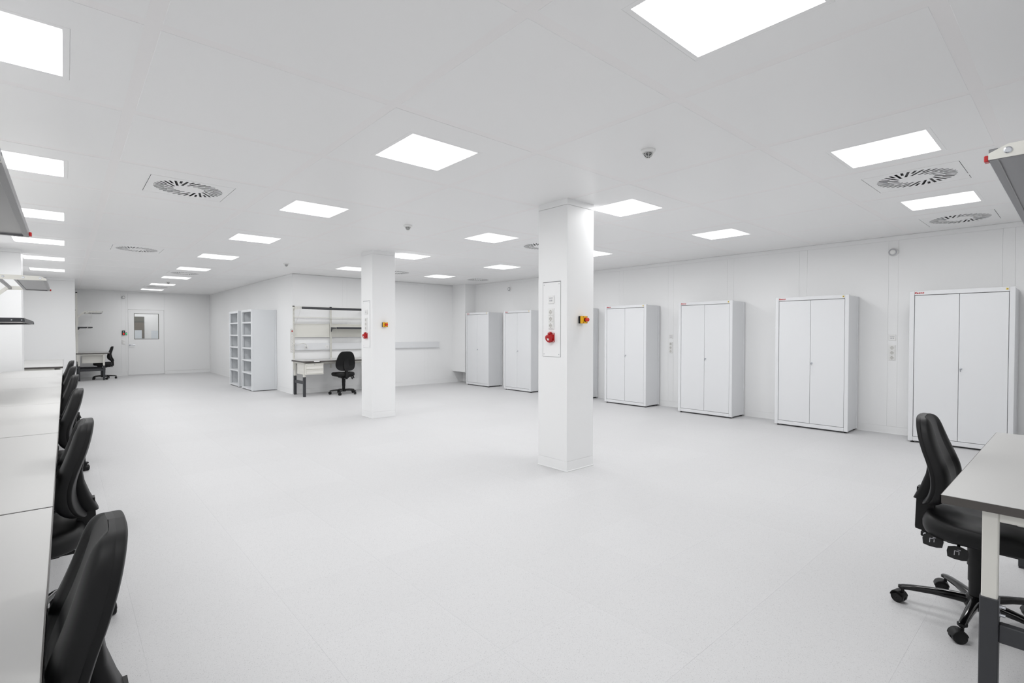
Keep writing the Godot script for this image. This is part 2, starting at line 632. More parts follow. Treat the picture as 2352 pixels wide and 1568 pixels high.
# ---------------------------------------------------------------- door and what lies behind it
func door() -> void:
	var o := Vector3(2.005, 0, ZB)
	var mb := MB.new(o)
	for x in [1.512, 2.498]:
		mb.bb(Vector3(x - 0.010, 0, ZB - 0.19), Vector3(x + 0.010, 2.15, ZB + 0.003), 0.002)
	mb.bb(Vector3(1.522, 2.13, ZB - 0.19), Vector3(2.488, 2.15, ZB + 0.003), 0.002)
	var d := structure("door_1", mb, M.wall, o)
	mb = MB.new(o)
	var z0 := ZB - 0.055
	var z1 := ZB - 0.004
	var w := [1.68, 2.345, 1.16, 2.01]
	mb.bb(Vector3(1.527, 0.012, z0), Vector3(w[0], 2.125, z1))
	mb.bb(Vector3(w[1], 0.012, z0), Vector3(2.483, 2.125, z1))
	mb.bb(Vector3(w[0], 0.012, z0), Vector3(w[1], w[2], z1))
	mb.bb(Vector3(w[0], w[3], z0), Vector3(w[1], 2.125, z1))
	part(d, "leaf", mb, M.wall)
	mb = MB.new(o)
	var e := 0.014
	mb.bb(Vector3(w[0], w[2], z0 - 0.002), Vector3(w[0] + e, w[3], z1 - 0.004))
	mb.bb(Vector3(w[1] - e, w[2], z0 - 0.002), Vector3(w[1], w[3], z1 - 0.004))
	mb.bb(Vector3(w[0] + e, w[2], z0 - 0.002), Vector3(w[1] - e, w[2] + e, z1 - 0.004))
	mb.bb(Vector3(w[0] + e, w[3] - e, z0 - 0.002), Vector3(w[1] - e, w[3], z1 - 0.004))
	part(d, "window_gasket", mb, M.taupe)
	mb = MB.new(o)
	mb.quad(Vector3(w[0] + e, w[2] + e, ZB - 0.02), Vector3(w[1] - e, w[2] + e, ZB - 0.02), Vector3(w[1] - e, w[3] - e, ZB - 0.02), Vector3(w[0] + e, w[3] - e, ZB - 0.02), Vector3.BACK)
	part(d, "pane", mb, M.glass)
	mb = MB.new(o)
	mb.lathe(Vector3(1.56, 0.98, z1), Vector3.BACK, [Vector2(0.027, 0), Vector2(0.027, 0.008), Vector2(0.012, 0.009), Vector2(0.010, 0.05)], 20)
	mb.tube([Vector3(1.56, 0.98, z1 + 0.04), Vector3(1.565, 0.98, z1 + 0.052), Vector3(1.60, 0.981, z1 + 0.055), Vector3(1.70, 0.981, z1 + 0.055)], 0.010, 12)
	part(d, "handle", mb, M.chrome)
	for p in [[1.695, 1.19, 1.885, 1.46, "white paper sheet behind the door window, under the dark opening"], [2.135, 1.18, 2.325, 1.45, "white paper sheet behind the door window, beside the hinge edge"]]:
		mb = MB.new(Vector3(p[0], p[1], ZB - 0.03))
		mb.bb(Vector3(p[0], p[1], ZB - 0.024), Vector3(p[2], p[3], ZB - 0.0235))
		var s := thing("paper_sheet", p[4], "paper", Vector3(p[0], p[1], ZB - 0.03))
		part(s, "sheet", mb, M.paper)
	# lobby behind the door
	mb = MB.new()
	mb.bb(Vector3(0.9, 0, -22.3), Vector3(3.4, H, -22.15))
	mb.bb(Vector3(0.8, 0, -22.3), Vector3(0.9, H, ZB - 0.2))
	mb.bb(Vector3(3.4, 0, -22.3), Vector3(3.5, H, ZB - 0.2))
	structure("wall_lobby", mb, M.wall)
	mb = MB.new(Vector3(1.70, 0, -22.15))
	mb.bb(Vector3(1.28, 1.18, -22.16), Vector3(2.11, 1.945, -22.125), 0.003)
	var win := structure("window_1", mb, M.taupe, Vector3(1.70, 0, -22.15))
	mb = MB.new(Vector3(1.70, 0, -22.15))
	mb.bb(Vector3(1.30, 1.20, -22.125), Vector3(2.095, 1.745, -22.118), 0.002)
	part(win, "lower_pane", mb, M.taupe_warm)
	mb = MB.new(Vector3(1.70, 0, -22.15))
	mb.bb(Vector3(1.28, 1.75, -22.125), Vector3(2.11, 1.765, -22.112), 0.002)
	part(win, "rail", mb, M.anthracite)
	var t := thing("lobby_light", "ceiling light of the lobby behind the door window", "ceiling light", Vector3(2.1, H, -21.4))
	mb = MB.new()
	mb.bx(Vector3(0, 0.01, 0), Vector3(0.6, 0.03, 0.6), 0.004)
	part(t, "frame", mb, M.plastic)
	mb = MB.new()
	mb.bx(Vector3(0, -0.007, 0), Vector3(0.54, 0.004, 0.54))
	part(t, "diffuser", mb, M.diffuser)
	var a := AreaLight3D.new()
	a.name = "panel_glow"
	a.area_size = Vector2(0.53, 0.53)
	a.area_normalize_energy = true
	a.light_energy = 1.0
	a.area_range = 20.0
	a.area_attenuation = 2.0
	a.shadow_enabled = true
	a.rotation_degrees.x = -90.0
	a.position.y = -0.012
	t.add_child(a)

# ---------------------------------------------------------------- ceiling fittings
func swirl_plate() -> CSGCombiner3D:
	var csg := CSGCombiner3D.new()
	csg.name = "face_plate"
	csg.material_override = M.ceiling
	var plate := CSGBox3D.new()
	plate.name = "plate"
	plate.size = Vector3(0.636, 0.0014, 0.636)
	csg.add_child(plate)
	for i in 36:
		var long := i % 2 == 0
		var th := TAU * i / 36.0
		var outer := Vector3(cos(th), 0, sin(th)) * 0.272
		var dir := Vector3(-cos(th), 0, -sin(th)).rotated(Vector3.UP, deg_to_rad(17.0))
		var L := 0.168 if long else 0.085
		var s := CSGBox3D.new()
		s.name = "slot"
		s.operation = CSGShape3D.OPERATION_SUBTRACTION
		s.size = Vector3(L, 0.03, 0.0195)
		s.position = outer + dir * (L * 0.5)
		s.rotation.y = atan2(-dir.z, dir.x)
		csg.add_child(s, true)
	return csg

func vents() -> void:
	var where := ["nearest the row of desks, closer of two", "nearest the row of desks, farther of two", "in the corridor, closer of two", "in the corridor, farther of two",
		"next to the closest light before the cabinets", "against the cabinet wall above the closest cabinet", "half hidden behind the near pillar", "above the farthest cabinet", "half hidden behind the far pillar"]
	for i in VENTS.size():
		var t := thing("swirl_vent", "square ceiling air vent with black swirl slots, %s" % where[i], "air vent", Vector3(VENTS[i][0], H, VENTS[i][1]), 0.0, "swirl ceiling vents")
		var face := swirl_plate()
		face.position.y = 0.0005
		t.add_child(face)
		part(t, "plenum", cached("vent_box", func(mb: MB):
			mb.bb(Vector3(-0.30, 0.186, -0.30), Vector3(0.30, 0.190, 0.30))
			for d in [[1, 0], [-1, 0], [0, 1], [0, -1]]:
				mb.bx(Vector3(d[0] * 0.30, 0.096, d[1] * 0.30), Vector3(0.004 if d[0] != 0 else 0.604, 0.184, 0.004 if d[1] != 0 else 0.604))), M.galvanised)
		part(t, "vanes", cached("vent_vanes", func(mb: MB):
			for k in 36:
				var th := TAU * k / 36.0
				var L := 0.168 if k % 2 == 0 else 0.085
				var dir := Vector3(-cos(th), 0, -sin(th)).rotated(Vector3.UP, deg_to_rad(17.0))
				var c := Vector3(cos(th), 0, sin(th)) * 0.272 + dir * (L * 0.5)
				var side := dir.cross(Vector3.UP)
				var b := Basis(dir, Vector3.UP, side) * Basis(Vector3.RIGHT, 0.35)
				mb.bx(c + Vector3(0, 0.0075, 0), Vector3(L - 0.002, 0.0012, 0.0205), 0.0, b)), M.black).set_meta("kind", "stuff")

func detectors() -> void:
	var lab := ["white smoke detector on the ceiling in front of the near pillar", "white smoke detector on the ceiling, between the two pillars", "white smoke detector on the ceiling by the partition corner", "white smoke detector on the corridor ceiling near the door"]
	var at := [[3.19, -2.12], [3.19, -5.56], [3.19, -10.15], [2.03, -15.84]]
	for i in 4:
		var t := thing("smoke_detector", lab[i], "smoke detector", Vector3(at[i][0], H, at[i][1]), 0.0, "ceiling smoke detectors")
		part(t, "housing", cached("det_body", func(mb: MB):
			mb.lathe(Vector3.ZERO, Vector3.DOWN, [Vector2(0.052, 0.0), Vector2(0.052, 0.010), Vector2(0.049, 0.018), Vector2(0.040, 0.024), Vector2(0.0, 0.025)], 32)), M.plastic)
		part(t, "sensor_core", cached("det_core", func(mb: MB):
			mb.lathe(Vector3.ZERO, Vector3.DOWN, [Vector2(0.033, 0.020), Vector2(0.026, 0.040), Vector2(0.012, 0.058), Vector2(0, 0.060)], 24)), M.black)
		part(t, "cage", cached("det_cage", func(mb: MB):
			for k in 5:
				var y := 0.028 + 0.008 * k
				var r := 0.0385 - 0.0058 * k
				mb.lathe(Vector3(0, -y, 0), Vector3.DOWN, [Vector2(r - 0.003, 0.0), Vector2(r, 0.0), Vector2(r, 0.0028), Vector2(r - 0.003, 0.0028)], 28)
			for k in 8:
				var a := TAU * k / 8.0
				var e := Vector3(cos(a), 0, sin(a))
				mb.tube([e * 0.040 + Vector3(0, -0.022, 0), e * 0.026 + Vector3(0, -0.045, 0), e * 0.010 + Vector3(0, -0.064, 0)], 0.0016, 5)
			mb.lathe(Vector3(0, -0.062, 0), Vector3.DOWN, [Vector2(0.012, 0.0), Vector2(0.011, 0.004), Vector2(0, 0.005)], 16)), M.plastic)

# ---------------------------------------------------------------- sockets
# face: basis whose x runs along the wall and z points out of it
func socket_insert(parent: Node, called: String, at: Vector3, bs: Basis) -> void:
	var key := called + str(bs)
	var n := part(parent, called, cached("sock" + str(bs), func(mb: MB):
		mb.bx(bs * Vector3(0, 0, 0.0045), Vector3(0.062, 0.062, 0.009) if absf(bs.x.x) > 0.5 else Vector3(0.009, 0.062, 0.062), 0.002)), M.plastic, at)
	part(n, "cup", cached("cup" + str(bs), func(mb: MB):
		mb.lathe(bs * Vector3(0, 0, 0.0088), bs.z, [Vector2(0.023, 0), Vector2(0.022, 0.0012), Vector2(0.019, 0.0012), Vector2(0.018, 0.0004), Vector2(0, 0.0004)], 20)), M.cup)
	part(n, "pin_holes", cached("pins" + str(bs), func(mb: MB):
		for p in [Vector2(-0.0095, 0.0), Vector2(0.0095, 0.0)]:
			mb.lathe(bs * Vector3(p.x, p.y, 0.0092), bs.z, [Vector2(0.0034, 0), Vector2(0.0034, 0.0008), Vector2(0, 0.0008)], 10)
		for y in [-0.0165, 0.0165]:
			mb.bx(bs * Vector3(0, y, 0.0098), bs.x.abs() * 0.006 + bs.y.abs() * 0.005 + bs.z.abs() * 0.0012)), M.slot)

func triple_socket(label: String, at: Vector3, bs: Basis, group := "") -> void:
	var t := thing("triple_socket", label, "power socket", at, 0.0, group)
	part(t, "cover", cached("tri" + str(bs), func(mb: MB):
		mb.bx(bs * Vector3(0, 0, 0.003), bs.x.abs() * 0.081 + bs.y.abs() * 0.212 + bs.z.abs() * 0.006, 0.002)), M.plastic)
	for k in 3:
		socket_insert(t, "insert", bs * Vector3(0, 0.068 - 0.068 * k, 0.004), bs)

func data_socket(label: String, at: Vector3, bs: Basis, group := "") -> void:
	var t := thing("data_socket", label, "data socket", at, 0.0, group)
	part(t, "cover", cached("dat" + str(bs), func(mb: MB):
		mb.bx(bs * Vector3(0, 0, 0.004), bs.x.abs() * 0.081 + bs.y.abs() * 0.081 + bs.z.abs() * 0.008, 0.002)), M.plastic)
	part(t, "label_strip", cached("dats" + str(bs), func(mb: MB):
		mb.bx(bs * Vector3(0, 0.016, 0.0085), bs.x.abs() * 0.05 + bs.y.abs() * 0.007 + bs.z.abs() * 0.001)), M.plastic_grey)
	for x in [-0.012, 0.012]:
		part(t, "port", cached("datp%s" % x + str(bs), func(mb: MB):
			mb.bx(bs * Vector3(x, -0.010, 0.0085), bs.x.abs() * 0.015 + bs.y.abs() * 0.016 + bs.z.abs() * 0.001)), M.plastic_grey)

func wall_fittings() -> void:
	var left := Basis(Vector3.BACK, Vector3.UP, Vector3.LEFT)
	data_socket("white data socket on the wall strip, right of the closest gap between cabinets", Vector3(EX, 1.325, -1.75), left, "data sockets")
	triple_socket("white triple power socket on the wall between the two closest cabinets", Vector3(EX, 1.115, -1.75), left, "triple sockets")
	data_socket("white data socket on the wall between the third and fourth cabinets", Vector3(EX, 1.315, -5.14), left, "data sockets")
	triple_socket("white triple power socket on the wall between the third and fourth cabinets", Vector3(EX, 1.11, -5.14), left, "triple sockets")
	var spots := [[Vector3(EX, 2.49, -1.75), Vector3.LEFT, "round white wall sounder above the closest cabinets"], [Vector3(EX, 2.50, -9.72), Vector3.LEFT, "round white wall sounder above the farthest cabinets"], [Vector3(1.41, 2.51, ZB), Vector3.BACK, "round white wall sounder above the door switches"]]
	for s in spots:
		var t := thing("wall_sounder", s[2], "sounder", s[0], 0.0, "round wall sounders")
		var ax: Vector3 = s[1]
		part(t, "base", cached("snd_b" + str(ax), func(mb: MB):
			mb.lathe(Vector3.ZERO, ax, [Vector2(0.055, 0), Vector2(0.055, 0.028), Vector2(0.048, 0.036), Vector2(0, 0.036)], 32)), M.plastic)
		part(t, "ring", cached("snd_r" + str(ax), func(mb: MB):
			mb.lathe(Vector3.ZERO, ax, [Vector2(0.048, 0.034), Vector2(0.048, 0.046), Vector2(0.036, 0.048), Vector2(0.034, 0.036)], 32)), M.plastic_grey)
		part(t, "dome", cached("snd_d" + str(ax), func(mb: MB):
			mb.lathe(Vector3.ZERO, ax, [Vector2(0.036, 0.038), Vector2(0.033, 0.048), Vector2(0.02, 0.054), Vector2(0, 0.056)], 28, true)), M.plastic)
	# beside the door
	var t := thing("door_release", "dark green door release box with red and white lamps beside the door", "door release", Vector3(1.405, 1.375, ZB))
	var mb := MB.new()
	mb.bx(Vector3(0, 0, 0.02), Vector3(0.075, 0.15, 0.04), 0.004)
	part(t, "housing", mb, M.dark_green)
	mb = MB.new()
	mb.lathe(Vector3(0, -0.035, 0.04), Vector3.BACK, [Vector2(0.019, 0), Vector2(0.019, 0.006), Vector2(0.010, 0.012), Vector2(0, 0.013)], 20)
	part(t, "red_lamp", mb, M.red_led)
	mb = MB.new()
	mb.bx(Vector3(0, 0.03, 0.041), Vector3(0.024, 0.045, 0.006), 0.002)
	part(t, "pictogram", mb, M.plastic_grey)
	t = thing("door_indicator", "small black indicator with a green light next to the door frame", "indicator", Vector3(1.475, 1.345, ZB))
	mb = MB.new()
	mb.bx(Vector3(0, 0, 0.01), Vector3(0.032, 0.08, 0.02), 0.003)
	part(t, "housing", mb, M.dark_green)
	mb = MB.new()
	mb.lathe(Vector3(0, -0.004, 0.02), Vector3.BACK, [Vector2(0.013, 0), Vector2(0.012, 0.004), Vector2(0, 0.005)], 16)
	part(t, "green_lamp", mb, M.green_led)
	t = thing("light_switch", "white double light switch on the wall beside the door handle", "light switch", Vector3(1.40, 1.08, ZB))
	mb = MB.new()
	mb.bx(Vector3(0, 0, 0.006), Vector3(0.082, 0.155, 0.012), 0.003)
	part(t, "cover", mb, M.plastic)
	for y in [-0.037, 0.037]:
		mb = MB.new()
		mb.bx(Vector3(0, y, 0.014), Vector3(0.058, 0.058, 0.010), 0.003, Basis(Vector3.RIGHT, 0.06))
		part(t, "rocker", mb, M.plastic)

# ---------------------------------------------------------------- pillars and what is fixed to them
func pillars() -> void:
	var P := [[3.72, -3.39, "near"], [3.70, -7.575, "far"]]
	for i in 2:
		var x: float = P[i][0]
		var z: float = P[i][1]
		var w := 0.405
		var o := Vector3(x + w * 0.5, 0, z - w * 0.5)
		var mb := MB.new(o)
		mb.bb(Vector3(x, 0, z - w), Vector3(x + w, 0.101, z), 0.002)
		mb.bb(Vector3(x, 0.102, z - w), Vector3(x + w, H - 0.062, z), 0.002)
		mb.bb(Vector3(x, H - 0.060, z - w), Vector3(x + w, H + 0.003, z), 0.002)
		for f in [[Vector3(x - 0.006, 0.005, z - w), Vector3(x, 0.005, z)], [Vector3(x, 0.005, z + 0.006), Vector3(x + w, 0.005, z)]]:
			mb.bb(Vector3(minf(f[0].x, f[1].x) - 0.002, 0.0, minf(f[0].z, f[1].z)), Vector3(maxf(f[0].x, f[1].x), 0.010, maxf(f[0].z, f[1].z) + 0.002), 0.004)
		structure("wall_pillar_%d" % (i + 1), mb, M.wall, o)
		var who: String = P[i][2]
		# access panel, facing -X
		var zc := z - 0.21
		var t := thing("access_panel", "white screwed access panel on the %s pillar" % who, "access panel", Vector3(x, 1.52, zc), 0.0, "pillar access panels")
		part(t, "rim", cached("ap_rim", func(m: MB):
			m.bx(Vector3(-0.0008, 0.001, -0.001), Vector3(0.0024, 0.764, 0.2495))), M.anthracite)
		part(t, "plate", cached("ap_plate", func(m: MB):
			m.bx(Vector3(-0.003, -0.001, 0.001), Vector3(0.004, 0.757, 0.244), 0.001)), M.wall)
		for sy in [-1, 1]:
			for sz in [-1, 1]:
				part(t, "screw", cached("ap_screw", func(m: MB):
					m.lathe(Vector3(-0.005, 0, 0), Vector3.LEFT, [Vector2(0.0052, 0), Vector2(0.0045, 0.0015), Vector2(0, 0.0015)], 12)), M.plastic_grey, Vector3(0, 0.355 * sy, 0.105 * sz))
		var bs := Basis(Vector3.BACK, Vector3.UP, Vector3.LEFT)
		data_socket("white data socket on the access panel of the %s pillar" % who, Vector3(x - 0.005, 1.72, zc), bs, "data sockets")
		triple_socket("white triple power socket on the access panel of the %s pillar" % who, Vector3(x - 0.005, 1.525, zc), bs, "triple sockets")
		red_socket("red industrial power socket low on the access panel of the %s pillar" % who, Vector3(x - 0.005, 1.335, zc))
		emergency_stop("yellow emergency stop box with red button on the %s pillar" % who, Vector3(x + 0.205, 1.515, z))

func red_socket(label: String, at: Vector3) -> void:
	var t := thing("industrial_socket", label, "power socket", at, 0.0, "red industrial sockets")
	part(t, "flange", cached("cee_f", func(mb: MB):
		mb.bx(Vector3(-0.006, 0, 0), Vector3(0.012, 0.092, 0.092), 0.003)), M.red)
	var ax := Vector3(-0.9, -0.42, 0).normalized()
	part(t, "barrel", cached("cee_b", func(mb: MB):
		mb.lathe(Vector3(-0.002, 0.006, 0), ax, [Vector2(0.040, 0), Vector2(0.038, 0.030), Vector2(0.041, 0.031), Vector2(0.041, 0.040), Vector2(0, 0.040)], 28)), M.red)
	var lid := part(t, "lid", cached("cee_l", func(mb: MB):
		mb.lathe(Vector3(-0.002, 0.006, 0) + ax * 0.041, ax, [Vector2(0.042, 0), Vector2(0.042, 0.008), Vector2(0.034, 0.015), Vector2(0, 0.017)], 28)
		mb.bx(Vector3(-0.024, 0.044, 0), Vector3(0.034, 0.020, 0.034), 0.004, Basis(Vector3.BACK, 0.45))), M.red)
	part(lid, "label", cached("cee_t", func(mb: MB):
		mb.bx(Vector3(-0.002, 0.006, 0.004) + ax * 0.0565, Vector3(0.004, 0.022, 0.022), 0.001, Basis(Vector3.BACK, 0.44))), M.plastic)
	for sy in [-1, 1]:
		for sz in [-1, 1]:
			part(t, "screw", cached("cee_s", func(mb: MB):
				mb.lathe(Vector3(-0.0115, 0, 0), Vector3.LEFT, [Vector2(0.006, 0), Vector2(0.005, 0.002), Vector2(0, 0.002)], 12)), M.plastic, Vector3(0, 0.037 * sy, 0.037 * sz))

func emergency_stop(label: String, at: Vector3) -> void:
	var t := thing("emergency_stop", label, "emergency stop", at, 0.0, "pillar emergency stops")
	part(t, "back_box", cached("es_k", func(mb: MB):
		mb.bx(Vector3(0, 0, 0.012), Vector3(0.074, 0.074, 0.024), 0.003)), M.black)
	part(t, "cover", cached("es_y", func(mb: MB):
		mb.bx(Vector3(0, 0, 0.042), Vector3(0.074, 0.074, 0.036), 0.003)), M.yellow)
	part(t, "collar", cached("es_c", func(mb: MB):
		mb.lathe(Vector3(0, 0, 0.060), Vector3.BACK, [Vector2(0.020, 0), Vector2(0.019, 0.006), Vector2(0.012, 0.006)], 24)), M.black)
	part(t, "button", cached("es_r", func(mb: MB):
		mb.lathe(Vector3(0, 0, 0.060), Vector3.BACK, [Vector2(0.013, 0), Vector2(0.014, 0.012), Vector2(0.018, 0.017), Vector2(0.019, 0.034), Vector2(0.016, 0.041), Vector2(0, 0.043)], 28)), M.red_button)
	for sx in [-1, 1]:
		for sy in [-1, 1]:
			part(t, "screw", cached("es_s", func(mb: MB):
				mb.lathe(Vector3(0, 0, 0.060), Vector3.BACK, [Vector2(0.0042, 0), Vector2(0.0040, 0.001), Vector2(0, 0.001)], 10)), M.black, Vector3(0.029 * sx, 0.029 * sy, 0))

# ---------------------------------------------------------------- cabinets along the wall
func logo_mesh() -> Mesh:
	var tm := TextMesh.new()
	var sf := SystemFont.new()
	sf.font_names = PackedStringArray(["Droid Sans"])
	sf.font_weight = 700
	var fv := FontVariation.new()
	fv.base_font = sf
	fv.variation_embolden = 0.6
	fv.variation_transform = Transform2D(Vector2(1, 0.22), Vector2(0, 1), Vector2.ZERO)
	tm.font = fv
	tm.text = "Reeco"
	tm.font_size = 32
	tm.pixel_size = 0.001
	tm.depth = 0.001
	return tm

func cabinets() -> void:
	var W := 0.958
	var D := 0.455
	var HT := 1.915
	var zr := [-0.522, -2.142, -3.756, -5.370, -6.860, -8.455, -10.015]
	var logo := logo_mesh()
	for i in 7:
		# local x runs along the wall towards the camera, local z points into the room
		var t := thing("storage_cabinet", "tall white two-door steel cabinet, %s from the camera along the wall" % ORD[i], "cabinet", Vector3(EX - 0.016, 0, zr[i] - W * 0.5), -PI / 2, "wall cabinets")
		part(t, "body", cached("cab_body", func(mb: MB):
			var y0 := 0.022
			for s in [-1.0, 1.0]:
				mb.bb(Vector3(s * W * 0.5, y0, D - 0.05), Vector3(s * (W * 0.5 - 0.048), HT, D), 0.003)              # front posts
				mb.bb(Vector3(s * (W * 0.5 - 0.004), y0 + 0.004, 0.075), Vector3(s * (W * 0.5 - 0.03), HT - 0.012, D - 0.049), 0.002)   # sides
				mb.bb(Vector3(s * (W * 0.5 - 0.004), y0 + 0.004, 0.052), Vector3(s * (W * 0.5 - 0.03), HT - 0.012, 0.0735), 0.002)
				mb.bb(Vector3(s * W * 0.5, y0, 0.0), Vector3(s * (W * 0.5 - 0.04), HT - 0.012, 0.0505), 0.003)         # rear posts
			mb.bb(Vector3(-W * 0.5 + 0.049, HT - 0.052, D - 0.05), Vector3(W * 0.5 - 0.049, HT, D - 0.001), 0.003)      # head
			mb.bb(Vector3(-W * 0.5 + 0.049, y0, D - 0.05), Vector3(W * 0.5 - 0.049, y0 + 0.052, D - 0.001), 0.003)      # plinth rail
			mb.bb(Vector3(-W * 0.5 + 0.03, HT - 0.02, 0.02), Vector3(W * 0.5 - 0.03, HT - 0.008, D - 0.05))
			mb.bb(Vector3(-W * 0.5 + 0.03, y0, 0.02), Vector3(W * 0.5 - 0.03, y0 + 0.02, D - 0.05))
			mb.bb(Vector3(-W * 0.5 + 0.03, y0, 0.005), Vector3(W * 0.5 - 0.03, HT - 0.02, 0.02))), M.white_steel)
		for s in [-1.0, 1.0]:
			var d := part(t, "door", cached("cab_door%s" % s, func(mb: MB):
				var a := 0.002 if s > 0 else -0.002
				mb.bb(Vector3(a, 0.079, D - 0.026), Vector3(s * (W * 0.5 - 0.0525), HT - 0.058, D - 0.006), 0.002)), M.white_steel)
			if s > 0:
				part(d, "lock", cached("cab_lock", func(mb: MB):
					mb.lathe(Vector3(0.022, 0.955, D - 0.006), Vector3.BACK, [Vector2(0.0125, 0), Vector2(0.0115, 0.004), Vector2(0.007, 0.005), Vector2(0, 0.005)], 20)), M.chrome)
				part(d, "key", cached("cab_key", func(mb: MB):
					mb.bx(Vector3(0.022, 0.955, D + 0.008), Vector3(0.008, 0.003, 0.018))
					mb.bx(Vector3(0.019, 0.940, D + 0.014), Vector3(0.012, 0.034, 0.002), 0.0008, Basis(Vector3.BACK, 0.12))), M.chrome)
		var lg := part(t, "logo", logo, M.logo_red, Vector3(-W * 0.5 + 0.095, HT - 0.027, D))
		lg.set_meta("label", "red italic maker's lettering")
		part(t, "sticker", cached("cab_stk", func(mb: MB):
			mb.bx(Vector3(W * 0.5 - 0.068, HT - 0.025, D - 0.0005), Vector3(0.019, 0.019, 0.0016))), M.sticker)
		part(t, "sticker_print", cached("cab_stkp", func(mb: MB):
			mb.bx(Vector3(W * 0.5 - 0.068, HT - 0.025, D + 0.0004), Vector3(0.010, 0.006, 0.0008))), M.slot)
		for sx in [-1, 1]:
			for dz in [0.045, D - 0.045]:
				part(t, "foot", cached("cab_foot", func(mb: MB):
					mb.lathe(Vector3.ZERO, Vector3.UP, [Vector2(0.02, 0), Vector2(0.02, 0.008), Vector2(0.008, 0.009), Vector2(0.008, 0.023)], 14)), M.rubber, Vector3(sx * (W * 0.5 - 0.04), 0, dz))

func shelves() -> void:
	var W := 0.92
	var D := 0.56
	var HT := 1.935
	var zc := [-13.375, -14.605]
	var lab := ["grey-white open shelf unit with six compartments, closer to the workbench", "grey-white open shelf unit with six compartments, farther from the workbench"]
	var ys := [0.022, 0.395, 0.70, 0.99, 1.295, 1.605]
	for i in 2:
		var t := thing("shelf_unit", lab[i], "shelf unit", Vector3(XP - 0.002, 0, zc[i]), -PI / 2, "open shelf units")
		part(t, "body", cached("sh_body", func(mb: MB):
			for s in [-1.0, 1.0]:
				mb.bb(Vector3(s * W * 0.5, 0.012, D - 0.045), Vector3(s * (W * 0.5 - 0.055), HT, D), 0.003)
				mb.bb(Vector3(s * (W * 0.5 - 0.003), 0.014, 0.052), Vector3(s * (W * 0.5 - 0.02), HT - 0.004, D - 0.0445), 0.002)
				mb.bb(Vector3(s * W * 0.5, 0.012, 0.0), Vector3(s * (W * 0.5 - 0.045), HT, 0.0505), 0.003)
			mb.bb(Vector3(-W * 0.5 + 0.02, 0.014, 0.004), Vector3(W * 0.5 - 0.02, HT - 0.01, 0.014))
			mb.bb(Vector3(-W * 0.5 + 0.055, HT - 0.055, D - 0.045), Vector3(W * 0.5 - 0.055, HT, D - 0.001), 0.003)
			mb.bb(Vector3(-W * 0.5 + 0.02, HT - 0.02, 0.0), Vector3(W * 0.5 - 0.02, HT - 0.004, D - 0.045))), M.shelf_steel)
		for y in ys:
			part(t, "shelf", cached("sh_shelf", func(mb: MB):
				mb.bb(Vector3(-W * 0.5 + 0.0215, 0.0, 0.015), Vector3(W * 0.5 - 0.0215, 0.036, D - 0.046), 0.002)
				mb.bb(Vector3(-W * 0.5 + 0.0565, 0.0, D - 0.0455), Vector3(W * 0.5 - 0.0565, 0.036, D - 0.004), 0.002)), M.shelf_steel, Vector3(0, y, 0))

